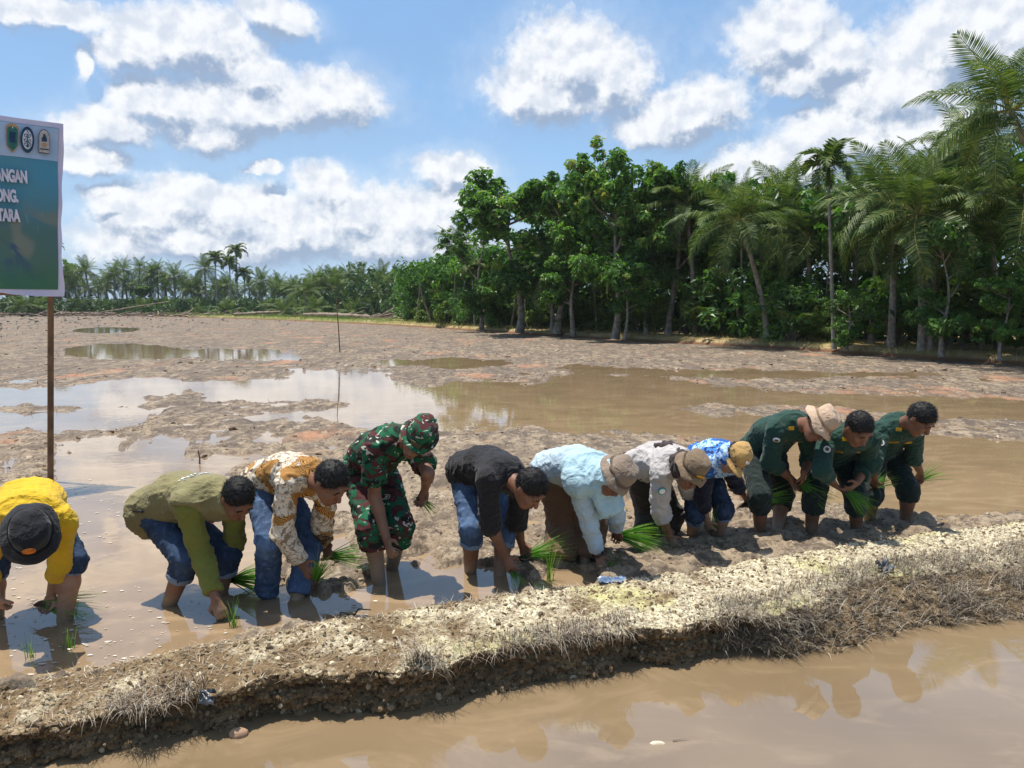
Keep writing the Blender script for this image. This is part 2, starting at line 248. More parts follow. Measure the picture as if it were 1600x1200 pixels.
off2 = g.vm('MULTIPLY_ADD', warp2.outputs['Color'], (1.7, 1.3, 0), (-.85, -.65, 0))
pw = g.vm('ADD', g.vm('ADD', gi.outputs[0], off), off2)
acc = None
for (a, e, ra, re_) in CLOUDS:
    ln = g.vm('LENGTH', g.vm('MULTIPLY_ADD', pw, (1/ra/1.12, 1/re_/1.12, 0), (-a/ra/1.12, -e/re_/1.12, 0)))
    acc = ln if acc is None else g.math('SMOOTH_MIN', acc, ln, .35)
fine = g.noise(gi.outputs[0], 1.15, 5, .6)
f1 = g.math('SUBTRACT', 1.38, acc)
# scattered cumulus in the rest of the sky, of the same kind as in view
pxyz = g.xyz(gi.outputs[0])
away = g.math('MAXIMUM', g.step(g.math('ABSOLUTE', pxyz[0]), 36, 52), g.step(pxyz[1], 24, 36))
gen = g.noise(gi.outputs[0], .07, 4, .55)
f2 = g.math('SUBTRACT', g.math('MULTIPLY', g.math('SUBTRACT', gen.outputs[0], .55), 5.0), g.math('MULTIPLY', g.math('SUBTRACT', 1.0, away), 6.0))
f = g.math('MAXIMUM', f1, f2)
f = g.math('MULTIPLY_ADD', g.math('SUBTRACT', fine.outputs[0], .5), .68, f)
g.l(f, go.inputs[0])
tc = wt.n('ShaderNodeTexCoord'); dx = wt.xyz(tc.outputs['Generated'])
az = wt.math('MULTIPLY', wt.math('ARCTAN2', dx[0], dx[1]), 57.29578)
el = wt.math('MULTIPLY', wt.math('ARCSINE', wt.math('MINIMUM', wt.math('MAXIMUM', dx[2], -1.0), 1.0)), 57.29578)
pc = wt.n('ShaderNodeCombineXYZ'); wt.l(az, pc.inputs[0]); wt.l(el, pc.inputs[1]); P = pc.outputs[0]
def field(p):
    nd = wt.n('ShaderNodeGroup', node_tree=grp); wt.l(p, nd.inputs[0]); return nd.outputs[0]
F0 = field(P); F1 = field(wt.vm('ADD', P, (-.5, 1.5, 0)))
alpha = wt.math('MAXIMUM', wt.step(F0, .08, .70), wt.math('MULTIPLY', wt.step(F0, -.5, .6), .25))
bil = wt.noise(P, .9, 4, .6)
lit = wt.step(wt.math('MULTIPLY_ADD', wt.math('SUBTRACT', bil.outputs[0], .5), .8, wt.math('SUBTRACT', F0, F1)), -.50, .16)
pf0 = wt.noise(P, .55, 5, .55); pf1 = wt.noise(wt.vm('ADD', P, (-.35, .75, 0)), .55, 5, .55)
puff = wt.step(wt.math('SUBTRACT', pf0.outputs[0], pf1.outputs[0]), -.22, .13)
cloud = wt.mix(lit, (2.35, 3.0, 4.1), wt.mix(puff, (4.9, 5.25, 5.9), (6.8, 6.85, 6.9)))
veil = wt.noise(wt.vm('MULTIPLY', P, (.05, .13, 1)), 1.0, 4, .6)
base = wt.mix(wt.math('MULTIPLY', wt.math('MULTIPLY_ADD', wt.step(veil.outputs[0], .35, .75), .30, .38), wt.math('MULTIPLY_ADD', wt.step(el, 18, 65), -.7, 1.0)), sky.outputs[0], (1.75, 3.7, 6.5))
hz = wt.math('MULTIPLY', wt.math('SUBTRACT', 1.0, wt.step(el, 0, 16)), .35)
base = wt.mix(hz, base, (4.7, 5.8, 6.9))
skyc = wt.mix(wt.math('MULTIPLY', alpha, .93), base, cloud)
wt.l(skyc, bg.inputs[0])

# ------------------------------------------------------------------ numpy helpers
def hash2(ix, iy, s=0):
    h = (ix.astype(np.int64) * 374761393 + iy.astype(np.int64) * 668265263 + s * 2147483647) & 0xffffffff
    h = ((h ^ (h >> 13)) * 1274126177) & 0xffffffff
    return ((h ^ (h >> 16)) & 0xffffff) / float(0xffffff)
def vnoise(x, y, s=0):
    ix, iy = np.floor(x), np.floor(y); fx, fy = x - ix, y - iy
    fx = fx*fx*(3-2*fx); fy = fy*fy*(3-2*fy)
    a = hash2(ix, iy, s); b = hash2(ix+1, iy, s); c = hash2(ix, iy+1, s); d = hash2(ix+1, iy+1, s)
    return (a*(1-fx)+b*fx)*(1-fy)+(c*(1-fx)+d*fx)*fy
def fbm(x, y, o=4, s=0, g=.5):
    r = 0; a = 1; t = 0
    for i in range(o): r = r + a*vnoise(x*2**i+i*17.3, y*2**i-i*9.1, s+i); t += a; a *= g
    return r/t
def worley(x, y, s=0):
    ix, iy = np.floor(x), np.floor(y); best = np.full(x.shape, 9.0)
    for i in (-1, 0, 1):
        for j in (-1, 0, 1):
            cx, cy = ix+i, iy+j
            d = (cx+hash2(cx, cy, s)-x)**2+(cy+hash2(cx, cy, s+7)-y)**2
            best = np.minimum(best, d)
    return np.sqrt(best)
def hash3(ix, iy, iz, s): return hash2(ix + 57*iz, iy + 131*iz, s)
def vnoise3(p, s=0):
    i = np.floor(p); f = p-i; f = f*f*(3-2*f)
    r = 0
    for a in (0, 1):
        for b in (0, 1):
            for c in (0, 1):
                w = (f[:, 0] if a else 1-f[:, 0])*(f[:, 1] if b else 1-f[:, 1])*(f[:, 2] if c else 1-f[:, 2])
                r = r+w*hash3(i[:, 0]+a, i[:, 1]+b, i[:, 2]+c, s)
    return r
def mesh_np(name, V, F, smooth=False, attr=None):
    V = np.asarray(V, np.float32); F = np.asarray(F, np.int32); n = F.shape[1]
    me = bpy.data.meshes.new(name); me.vertices.add(len(V)); me.vertices.foreach_set('co', V.ravel())
    me.loops.add(F.size); me.loops.foreach_set('vertex_index', F.ravel())
    me.polygons.add(len(F)); me.polygons.foreach_set('loop_start', np.arange(0, F.size, n, dtype=np.int32))
    me.polygons.foreach_set('use_smooth', np.full(len(F), smooth))
    if attr is not None:
        at = me.attributes.new('tint', 'FLOAT', 'POINT'); at.data.foreach_set('value', np.asarray(attr, np.float32))
    me.update(calc_edges=True); me.validate(); return me
def obj(name, me, mat=None, parent=None, **props):
    o = bpy.data.objects.new(name, me); col.objects.link(o)
    if mat and me is not None:
        if len(me.materials) == 0: me.materials.append(mat)
    if parent: o.parent = parent
    for k, v in props.items(): o[k] = v
    return o
def empty(name, loc, **props):
    o = bpy.data.objects.new(name, None); col.objects.link(o); o.location = loc; o.empty_display_size = .2
    for k, v in props.items(): o[k] = v
    return o
class MB:
    """collects triangles/quads of one mesh"""
    def __init__(s): s.V = []; s.F = []; s.A = []; s.n = 0
    def add(s, V, F, a=0.0):
        V = np.asarray(V, float); F = np.asarray(F, int)
        if F.shape[1] == 4: F = np.concatenate([F[:, [0, 1, 2]], F[:, [0, 2, 3]]])
        s.V.append(V); s.F.append(F+s.n); s.n += len(V)
        s.A.append(np.broadcast_to(np.asarray(a, float), (len(V),)))
    def mesh(s, name, smooth=False): return mesh_np(name, np.concatenate(s.V), np.concatenate(s.F), smooth, np.concatenate(s.A))
def frame(d):
    d = np.asarray(d, float); d = d/np.linalg.norm(d)
    a = np.array([0, 0, 1.]) if abs(d[2]) < .9 else np.array([1., 0, 0])
    x = np.cross(a, d); x /= np.linalg.norm(x); return x, np.cross(d, x), d
def tube(mb, pts, rad, k=7, a=0.0, cap=True):
    pts = np.asarray(pts, float); n = len(pts); V = []
    for i in range(n):
        d = pts[min(i+1, n-1)]-pts[max(i-1, 0)]; x, y, _ = frame(d)
        t = np.arange(k)/k*2*np.pi
        V.append(pts[i]+rad[i]*(np.cos(t)[:, None]*x+np.sin(t)[:, None]*y))
    V = np.concatenate(V); i = np.arange(n-1)[:, None]*k; j = np.arange(k)[None]; j2 = (j+1) % k
    F = np.stack([i+j, i+j2, i+k+j2, i+k+j], -1).reshape(-1, 4)
    mb.add(V, F, a)
    if cap:
        for b in (0, (n-1)*k):
            c = pts[0 if b == 0 else -1]; Vc = np.concatenate([V[b:b+k], c[None]])
            mb.add(Vc, np.stack([np.arange(k), (np.arange(k)+1) % k, np.full(k, k)], -1), a)
def lathe(prof, k=40, sx=1, sy=1, wob=None):
    prof = np.asarray(prof, float); t = np.arange(k)/k*2*np.pi; V = []
    for q, (r, z) in enumerate(prof):
        c = np.stack([r*np.cos(t)*sx, r*np.sin(t)*sy, np.full(k, z)], -1)
        V.append(c)
    V = np.concatenate(V); n = len(prof); i = np.arange(n-1)[:, None]*k; j = np.arange(k)[None]; j2 = (j+1) % k
    F = np.stack([i+j, i+j2, i+k+j2, i+k+j], -1).reshape(-1, 4)
    return V, F
def resample(line, step):
    P = np.asarray(line, float); s = np.r_[0, np.cumsum(np.linalg.norm(np.diff(P, axis=0), axis=1))]
    q = np.arange(0, s[-1], step); return np.stack([np.interp(q, s, P[:, i]) for i in range(P.shape[1])], -1), q

# ------------------------------------------------------------------ materials
def pbsdf(name, rough=.7, spec=.3, ior=None):
    m = bpy.data.materials.new(name); m.use_nodes = True; t = NT(m.node_tree); b = m.node_tree.nodes['Principled BSDF']
    b.inputs['Roughness'].default_value = rough; b.inputs['Specular IOR Level'].default_value = spec
    if ior: b.inputs['IOR'].default_value = ior
    return m, t, b
def bump(t, b, h, strength=.3, dist=.01):
    nd = t.n('ShaderNodeBump'); nd.inputs['Strength'].default_value = strength; nd.inputs['Distance'].default_value = dist
    t.l(h, nd.inputs['Height']); t.l(nd.outputs[0], b.inputs['Normal'])
def coords(t, kind='Object'): return t.n('ShaderNodeTexCoord').outputs[kind]
def simple(name, c1, c2=None, scale=8.0, rough=.75, spec=.25, bs=60.0, bst=.25, bd=.004, detail=4, lo=.35, hi=.65, sheen=0):
    m, t, b = pbsdf(name, rough, spec); co = coords(t)
    c2 = c2 or tuple(x*.72 for x in c1)
    nz = t.noise(co, scale, detail)
    t.l(t.mix(t.step(nz.outputs[0], lo, hi), c1, c2), b.inputs['Base Color'])
    bump(t, b, t.noise(co, bs, 3).outputs[0], bst, bd)
    if sheen: b.inputs['Sheen Weight'].default_value = sheen
    return m

# ------------------------------------------------------------------ the setting: paddy mud, water, dikes
def sd_poly(x, y, poly):
    P = np.asarray(poly, float); Q = np.roll(P, -1, 0); d = np.full(x.shape, 1e9); ins = np.zeros(x.shape, bool)
    for (ax, ay), (bx, by) in zip(P, Q):
        ex, ey = bx-ax, by-ay; wx, wy = x-ax, y-ay
        t = np.clip((wx*ex+wy*ey)/(ex*ex+ey*ey+1e-9), 0, 1)
        d = np.minimum(d, (wx-ex*t)**2+(wy-ey*t)**2)
        c = (ay > y) != (by > y)
        ins ^= c & (x < ex*(y-ay)/(by-ay+1e-12)+ax)
    d = np.sqrt(d); return np.where(ins, -d, d)
_bx = np.array([p[0] for p in DIKE_BACK]); _by = np.array([p[1] for p in DIKE_BACK])
_fx = np.array([p[0] for p in DIKE_FRONT]); _fy = np.array([p[1] for p in DIKE_FRONT])
FEET = np.array([[PEOPLE[k]['base'][0]+PEOPLE[k]['j'][a][0], PEOPLE[k]['base'][1]+PEOPLE[k]['j'][a][1]] for k in PEOPLE for a in ('aR', 'aL')])
def mud_h(x, y):
    sd = np.full(x.shape, 1e9)
    for p in PUDDLES: sd = np.minimum(sd, sd_poly(x, y, p))
    w = np.clip(y/9, .5, 8); sd = sd+.05*w
    sd = sd+(fbm(x/w*1.3, y/w*.75, 4, 3)-.5)*w*1.15+(fbm(x/w*.8, y/w*4.5, 3, 14)-.5)*w*.8+(fbm(x/w*4, y/w*2.6, 5, 4, .6)-.5)*w*.9
    lev = np.tanh(sd/(w*.24))
    back = np.interp(x, _bx, _by)
    shore = np.clip(1-(y-back)/.5, 0, 1)
    churn = np.exp(-((y-back-.9)/1.1)**2)*np.clip((x+1.2)/1.5, 0, 1)
    wl = worley(x*5.5+fbm(x*3, y*3, 2, 5), y*5.5, 11); wl2 = worley(x*15, y*15, 12)
    clod = (1-np.clip(wl, 0, 1))*.030+(1-np.clip(wl2, 0, 1))*.013
    far = np.clip((y-9)/30, 0, 1)
    hole = np.clip(fbm(x*3.1, y*3.1, 3, 25)-.56, 0, 1)*.5
    rough = fbm(x*4, y*4, 5, 21, .6)*.045+clod*1.15*np.clip(1.1-(y-6)/7, .12, 1)-hole*.6+(fbm(x*.8, y*.55, 3, 31)-.5)*.05
    rough = rough*np.clip(1.25-y/28, .35, 1)
    h = -.045+.042*lev+np.clip(lev+.65, 0, 1.4)*rough*(.8+.25*churn)-.012*(1-np.clip(lev+.65, 0, 1))
    h = h+np.clip(lev, 0, 1)*(.004+.03*np.clip((y-10)/20, 0, 1))+shore*.045*fbm(x*5, y*5, 3, 77)-.014*churn
    # churned-up holes and ridges round every foot
    for fx, fy in FEET:
        m = (np.abs(x-fx) < .6) & (np.abs(y-fy) < .6)
        if m.any():
            d = np.hypot(x[m]-fx, y[m]-fy); wet = np.clip(lev[m]+.6, 0, 1)
            k_ = np.exp(-(d/.2)**2); h[m] = h[m]*(1-.75*k_)+k_*.75*np.minimum(h[m], .012); h[m] += wet*(.03*np.exp(-((d-.17)/.06)**2)-.03*np.exp(-(d/.08)**2))*(.3+fbm(x[m]*9, y[m]*9, 2, 9))
    return h, lev
NR, NC = 470, 840
iy = np.linspace(1/3.0, 1/132.0, NR)
yy = 1/iy
tt = np.linspace(-1, 1, NC); tt = .82*tt+.10*tt**3
X = (tt[None]*(yy[:, None]+.8)); Y = np.broadcast_to(yy[:, None], X.shape).copy()
jx = (hash2(np.arange(NC)[None]+0*Y, np.arange(NR)[:, None]+0*Y, 3)-.5)
Y = Y+jx*.25*np.gradient(yy)[:, None]
H, LEV = mud_h(X.ravel(), Y.ravel())
backv = np.interp(X.ravel(), _bx, _by, left=_by[0], right=_by[-1])
under = np.clip((backv-.12-Y.ravel())/.2, 0, 1)
H = H-under*.6
V = np.stack([X.ravel(), Y.ravel(), H], -1)
r = np.arange(NR-1)[:, None]*NC; c = np.arange(NC-1)[None]
F = np.stack([r+c, r+c+1, r+NC+c+1, r+NC+c], -1).reshape(-1, 4)
keep = (under.reshape(NR, NC)[:-1, :-1] < .99).ravel(); F = F[keep]

m_mud, t, b = pbsdf("wet_mud", .75, .35)
geo = t.n('ShaderNodeNewGeometry'); pos = geo.outputs['Position']; px = t.xyz(pos)
n1 = t.noise(pos, 1.1, 6, .62); n2 = t.noise(pos, 9.0, 6, .7); n3 = t.noise(pos, .23, 4, .6)
c1 = t.mix(t.step(n1.outputs[0], .3, .7), (.31, .24, .16), (.225, .168, .108))
n4 = t.noise(pos, 30, 5, .75); n5 = t.noise(t.vm('MULTIPLY', pos, (1, .5, 1)), 2.6, 6, .72)
n6 = t.noise(t.vm('MULTIPLY', pos, (1, .6, 1)), 5.5, 6, .8)
c1 = t.mix(t.math('MULTIPLY', t.step(n2.outputs[0], .52, .60), .8), c1, (.10, .072, .05))  # dark specks: debris, plus the shade of small holes painted as colour
c1 = t.mix(t.math('MULTIPLY', t.step(n6.outputs[0], .51, .58), .85), c1, (.085, .062, .043))
c1 = t.mix(t.math('MULTIPLY', t.step(n4.outputs[0], .54, .62), .8), c1, (.06, .044, .031))
c1 = t.mix(t.math('MULTIPLY', t.step(n5.outputs[0], .54, .61), .7), c1, (.11, .082, .058))
n7 = t.noise(t.vm('MULTIPLY', pos, (.55, .16, 1)), 2.0, 6, .75); c1 = t.mix(t.math('MULTIPLY', t.math('MULTIPLY', t.step(n7.outputs[0], .48, .56), .75), t.step(px[1], 7, 15)), c1, (.105, .08, .058))
n8 = t.noise(t.vm('MULTIPLY', pos, (1.0, .30, 1)), 5.0, 5, .75); c1 = t.mix(t.math('MULTIPLY', t.math('MULTIPLY', t.step(n8.outputs[0], .49, .55), .85), t.step(px[1], 6, 12)), c1, (.08, .06, .045))
c1 = t.mix(t.math('MULTIPLY', t.step(n2.outputs[0], .45, .32), .7), c1, (.39, .325, .24))
c1 = t.mix(t.math('MULTIPLY', t.step(t.noise(t.vm('MULTIPLY', pos, (.6, .35, 1)), 1.0, 5, .6).outputs[0], .56, .70), .7), c1, (.36, .165, .085))
wet = t.math('SUBTRACT', 1.0, t.step(px[2], -.004, .022))
c1 = t.mix(t.math('MULTIPLY', wet, .45), c1, (.165, .105, .06))
t.l(c1, b.inputs['Base Color'])
t.l(t.mix(wet, .85, .32, 'FLOAT'), b.inputs['Roughness'])
bump(t, b, t.noise(pos, 26, 6, .7).outputs[0], .9, .02)
obj("paddy_mud", mesh_np("paddy_mud", V, F, True), m_mud, kind="structure")

def water_mat(name, colr, wob, wscale, ior=1.45):
    m, t, b = pbsdf(name, .015, .7, ior)
    pos = t.n('ShaderNodeNewGeometry').outputs['Position']
    n = t.noise(pos, .9, 3)
    sw = t.noise(t.vm('MULTIPLY', pos, (.7, 1.3, 1)), 1.6, 5, .6, 1.8); c_ = t.mix(t.step(n.outputs[0], .35, .65), colr, tuple(c*.84 for c in colr))
    t.l(t.mix(t.math('MULTIPLY', t.step(sw.outputs[0], .48, .66), .55), c_, tuple(min(1, c*1.28+.01) for c in colr)), b.inputs['Base Color'])
    n2 = t.noise(t.vm('MULTIPLY', pos, (1, 1.0, 1)), wscale, 2, .5); bump(t, b, n2.outputs[0], wob, .01)
    return m
m_pw = water_mat("paddy_water", (.262, .182, .105), .08, 7.0)
m_cw = water_mat("canal_water", (.205, .145, .082), .012, 3.0, 1.75)
bl = [(x, y) for x, y in DIKE_BACK]
mid = [((a[0]+np.interp(a[0], _fx, _fy)*0+a[0])/2, (np.interp(a[0], _fx, _fy)+a[1])/2) for a in bl]
ptsx = np.linspace(-6, 9, 40); midy = (np.interp(ptsx, _fx, _fy)+np.interp(ptsx, _bx, _by))/2
rows = [1.0, 1.05, 1.2, 1.6, 2.5, 5, 12, 40]
Vw = np.array([[x*(1 if k == 0 else 1)+(x*(q-1)*1.2), yb*q if k else yb, 0.0] for k, q in enumerate(rows) for x, yb in zip(ptsx, midy)])
nx = len(ptsx); r = np.arange(len(rows)-1)[:, None]*nx; c = np.arange(nx-1)[None]
Fw = np.stack([r+c, r+c+1, r+nx+c+1, r+nx+c], -1).reshape(-1, 4)
obj("paddy_water", mesh_np("paddy_water", Vw, Fw), m_pw, kind="structure")
Vc = np.array([[x, y, -.12] for x, y in zip(ptsx, midy)]+[[x, -14, -.12] for x in ptsx])
obj("canal_water", mesh_np("canal_water", Vc, np.stack([np.arange(nx-1), np.arange(1, nx), np.arange(1, nx)+nx, np.arange(nx-1)+nx], -1)), m_cw, kind="structure")
# land beyond the paddy and round the camera, one sheet to the horizon
m_land = simple("land", (.21, .19, .09), (.27, .20, .12), .15, .9, .1, 6, .5, .05)
q = 3000.0
obj("ground", mesh_np("ground", [(-q, -q, -.75), (q, -q, -.75), (q, q, -.75), (-q, q, -.75)], [(0, 1, 2, 3)]), m_land, kind="structure")

# ---- foreground dike
ax = np.arange(-3.4, 5.6, .0125); S = np.linspace(0, 1, 110)
ax = np.concatenate([ax])
fy_ = np.interp(ax, _fx, _fy); by_ = np.interp(ax, _bx, _by)
k = np.ones(21)/21
fy_ = np.convolve(np.pad(fy_, 10, 'edge'), k, 'valid'); by_ = np.convolve(np.pad(by_, 10, 'edge'), k, 'valid')
Xd = np.broadcast_to(ax[None], (len(S), len(ax))).copy()
bite = (fbm(ax*1.7, ax*0+3.1, 3, 41)-.5)*.20+(fbm(ax*6, ax*0+9.1, 3, 42)-.5)*.14
Sx = S[:, None]; yd = []; zd = []
slope = np.clip((ax-1.35)/.7, 0, 1)                           # to the right the bank slopes instead of breaking off
ct = np.clip(Sx/.34, 0, 1)                                     # front face part
facey = (np.interp(ct, [0, .15, .6, 1], [-.06, .03, .07, .02]))*(1-slope[None])+np.interp(ct, [0, .15, 1], [-.10, 0, .40])*slope[None]
facez = np.interp(ct, [0, .15, .6, 1], [-.34, -.13, -.01, .085])*(1-slope[None])+np.interp(ct, [0, .15, .6, 1], [-.30, -.13, -.01, .075])*slope[None]
tp = np.clip((Sx-.34)/.66, 0, 1); y1 = fy_[None]+facey+bite[None]*np.clip(1-tp*2, 0, 1)
yd = y1*(1-tp)+(by_[None]+.14)*tp
zt = .085-.01*slope[None]
zd = np.where(Sx < .34, facez, zt+.018*np.sin(np.pi*np.clip(tp*1.1, 0, 1))-(zt+.05)*np.clip((tp-.62)/.38, 0, 1)**1.5)
low_ = np.clip((ax+2.7)/1.7, .35, 1)[None]; zd = np.where(zd > 0, zd*low_, zd)
xf, yf = Xd.ravel(), yd.ravel(); arc = (Sx*1.1+0*Xd).ravel()
isface = np.clip((.40-(Sx+0*Xd).ravel())/.08, 0, 1)
w1 = 1-np.clip(worley(xf*9+fbm(xf*5, arc*9, 2, 2), arc*11, 51), 0, 1); w2 = 1-np.clip(worley(xf*24, arc*27, 52), 0, 1); w3 = 1-np.clip(worley(xf*52, arc*55, 53), 0, 1)
lump = w1*.036+w2*.020+w3*.009+(fbm(xf*3, arc*5, 4, 54)-.5)*.06
dz = lump*(.75-.25*isface)-.02; dy = -(lump*1.9-.05)*isface
Vd = np.stack([xf+(fbm(xf*20, arc*20, 2, 55)-.5)*.01, yf+dy, zd.ravel()+dz*np.where(isface > .5, .35, 1)], -1)
n = len(ax); r = np.arange(len(S)-1)[:, None]*n; c = np.arange(n-1)[None]
Fd = np.stack([r+c, r+c+1, r+n+c+1, r+n+c], -1).reshape(-1, 4)
m_dike, t, b = pbsdf("dike_earth", .9, .15)
geo = t.n('ShaderNodeNewGeometry'); pos = geo.outputs['Position']; nz = t.xyz(geo.outputs['Normal'])[2]
a1 = t.noise(pos, 3.0, 6, .65); a2 = t.noise(pos, 22, 5, .7); a3 = t.noise(pos, 60, 4, .7)
top = t.mix(t.step(a2.outputs[0], .36, .62), (.60, .545, .38), (.33, .27, .175))
top = t.mix(t.math('MULTIPLY', t.step(a3.outputs[0], .52, .62), .8), top, (.11, .085, .055))
top = t.mix(t.math('MULTIPLY', t.step(a2.outputs[0], .55, .63), .7), top, (.17, .13, .08))
top = t.mix(t.math('MULTIPLY', t.step(a3.outputs[0], .45, .33), .8), top, (.78, .74, .58))
top = t.mix(t.math('MULTIPLY', t.step(t.noise(pos, 1.3, 3).outputs[0], .52, .66), .6), top, (.44, .42, .14))
xg = t.xyz(pos)
earth = t.mix(t.step(a1.outputs[0], .4, .62), (.15, .10, .052), (.225, .155, .082))
earth = t.mix(t.step(a3.outputs[0], .5, .66), earth, (.06, .042, .026))
earth = t.mix(t.math('MULTIPLY', t.step(a2.outputs[0], .40, .28), .6), earth, (.33, .26, .15))
cover = t.math('MULTIPLY', t.step(t.math('SUBTRACT', xg[2], t.math('MULTIPLY', t.step(xg[0], -2.2, -.9), .03)), .012, .055), t.step(t.math('ADD', a1.outputs[0], t.math('MULTIPLY', xg[0], .055)), .38, .58))
cover = t.math('MULTIPLY', cover, t.step(nz, .15, .6))
t.l(t.mix(cover, earth, top), b.inputs['Base Color'])
bump(t, b, a3.outputs[0], .8, .012)
obj("earth_dike", mesh_np("earth_dike", Vd, Fd, True), m_dike, kind="structure", label="low earth dike with pale lichen and dry straw between canal and paddy")
dk_tree = None
def dike_pt(x, s):
    i = np.clip(((x+3.4)/.0125).astype(int), 0, n-1); j = np.clip((s*(len(S)-1)).astype(int), 0, len(S)-1)
    return Vd[j*n+i]

rng = np.random.default_rng(5)
# ---- crumbs and clods on the dike
def blob_mesh(seed, k=0):
    r_ = np.random.default_rng(seed)
    ph = (1+5**.5)/2
    v = np.array([(-1, ph, 0), (1, ph, 0), (-1, -ph, 0), (1, -ph, 0), (0, -1, ph), (0, 1, ph), (0, -1, -ph), (0, 1, -ph), (ph, 0, -1), (ph, 0, 1), (-ph, 0, -1), (-ph, 0, 1)])
    v = v/np.linalg.norm(v, axis=1)[:, None]*r_.uniform(.7, 1.25, (12, 1))*r_.uniform(.6, 1.3, (1, 3))
    f = np.array([(0, 11, 5), (0, 5, 1), (0, 1, 7), (0, 7, 10), (0, 10, 11), (1, 5, 9), (5, 11, 4), (11, 10, 2), (10, 7, 6), (7, 1, 8), (3, 9, 4), (3, 4, 2), (3, 2, 6), (3, 6, 8), (3, 8, 9), (4, 9, 5), (2, 4, 11), (6, 2, 10), (8, 6, 7), (9, 8, 1)])
    return v, f
BL = [blob_mesh(i) for i in range(9)]
def scatter_blobs(P, size, flat=.75, seed=1):
    r_ = np.random.default_rng(seed); mb = MB()
    for i, p in enumerate(P):
        v, f = BL[i % 9]; s = size[i]; a = r_.uniform(0, 6.28); ca, sa = math.cos(a), math.sin(a)
        w = v*s; w = np.stack([w[:, 0]*ca-w[:, 1]*sa, w[:, 0]*sa+w[:, 1]*ca, w[:, 2]*flat], -1)
        mb.add(w+p, f, r_.random())
    return mb
nb = 15000
xs = rng.uniform(-2.9, 4.2, nb); ss = np.where(rng.random(nb) < .5, rng.uniform(.04, .36, nb), rng.uniform(.34, 1.0, nb))
fc = ss < .34; PB = dike_pt(xs, ss); sz = np.minimum(np.abs(rng.gamma(1.6, .0030, nb))+.0022, .016)
m_clod, t, b = pbsdf("clod", .92, .12)
tint = t.n('ShaderNodeAttribute', attribute_name='tint').outputs['Fac']
rp = t.n('ShaderNodeValToRGB'); e = rp.color_ramp.elements
e[0].color = (.07, .05, .03, 1); e[1].color = (.60, .53, .37, 1); e[1].position = 1.0
for p_, c_ in ((.35, (.15, .105, .06)), (.65, (.24, .18, .105)), (.85, (.40, .33, .20))): z = e.new(p_); z.color = (*c_, 1)
t.l(tint, rp.inputs[0]); t.l(rp.outputs[0], b.inputs['Base Color']); bump(t, b, t.noise(coords(t), 120, 3).outputs[0], .5, .004)
obj("dike_crumbs", scatter_blobs(PB[~fc], sz[~fc], .8, 2).mesh("dike_crumbs", False), m_clod, kind="stuff", label="loose pale crumbs of earth lying on the dike top", category="soil")
DARK_CLODS = (PB[fc], sz[fc]*1.25)

# ---- straw and dry grass
def blades(P, L, W, lean, seed=1, segs=3, up=1.0, droop=.5, dirs=None, tint=None):
    """strips of segs quads growing from P"""
    r_ = np.random.default_rng(seed); N = len(P)
    az_ = r_.uniform(0, 2*np.pi, N) if dirs is None else dirs
    d = np.stack([np.cos(az_), np.sin(az_), 0*az_], -1); side = np.stack([-np.sin(az_), np.cos(az_), 0*az_], -1)
    L = np.broadcast_to(L, (N,)); lean = np.broadcast_to(lean, (N,)); W = np.broadcast_to(W, (N,)); droop = np.broadcast_to(droop, (N,))
    V = []
    p = np.array(P, float); th = lean.copy()
    for q in range(segs+1):
        w = (W*(1-.85*q/segs))[:, None]*.5
        V += [p-side*w, p+side*w]
        st = (L/segs)[:, None]*(d*np.sin(th)[:, None]+np.array([0, 0, 1.])*np.cos(th)[:, None]*up)
        p = p+st; th = th+droop
    V = np.stack(V, 1).reshape(-1, 3); k_ = 2*(segs+1)
    base_ = (np.arange(N)*k_)[:, None]
    q = np.arange(segs)*2
    F = np.stack([base_+q, base_+q+1, base_+q+3, base_+q+2], -1).reshape(-1, 4)
    T = np.repeat(r_.random(N) if tint is None else tint, k_)
    return V, F, T
def ramp_mat(name, stops, rough=.8, spec=.2, transl=0.0):
    m, t, b = pbsdf(name, rough, spec)
    tint = t.n('ShaderNodeAttribute', attribute_name='tint').outputs['Fac']
    rp = t.n('ShaderNodeValToRGB'); e = rp.color_ramp.elements
    e[0].position = stops[0][0]; e[0].color = (*stops[0][1], 1); e[1].position = stops[-1][0]; e[1].color = (*stops[-1][1], 1)
    for p_, c_ in stops[1:-1]: z = e.new(p_); z.color = (*c_, 1)
    t.l(tint, rp.inputs[0]); t.l(rp.outputs[0], b.inputs['Base Color'])
    if transl:
        tr = t.n('ShaderNodeBsdfTranslucent'); ms = t.n('ShaderNodeMixShader'); ms.inputs[0].default_value = transl
        mul = t.mix(1.0, rp.outputs[0], (1.5, 1.7, .7), blend='MULTIPLY'); t.l(mul, tr.inputs[0])
        o_ = m.node_tree.nodes['Material Output']; t.l(b.outputs[0], ms.inputs[1]); t.l(tr.outputs[0], ms.inputs[2]); t.l(ms.outputs[0], o_.inputs[0])
    return m
obj("dike_face_clods", scatter_blobs(*DARK_CLODS, .85, 6).mesh("dike_face_clods", False), ramp_mat("face_clod", [(0, (.06, .042, .026)), (.6, (.15, .102, .056)), (.92, (.23, .17, .10)), (1, (.38, .31, .2))], .95, .1), kind="stuff", label="dark brown clods on the broken face of the dike", category="soil")
m_straw = ramp_mat("dry_straw", [(0, (.09, .07, .05)), (.35, (.23, .185, .135)), (.75, (.38, .325, .25)), (1, (.58, .53, .44))], .9, .1)
mb = MB()
N1 = 9000; xs = rng.uniform(-2.9, 4.3, N1); ss = rng.uniform(.3, 1.0, N1)
Pp = dike_pt(xs, ss); Pp[:, 2] += .004
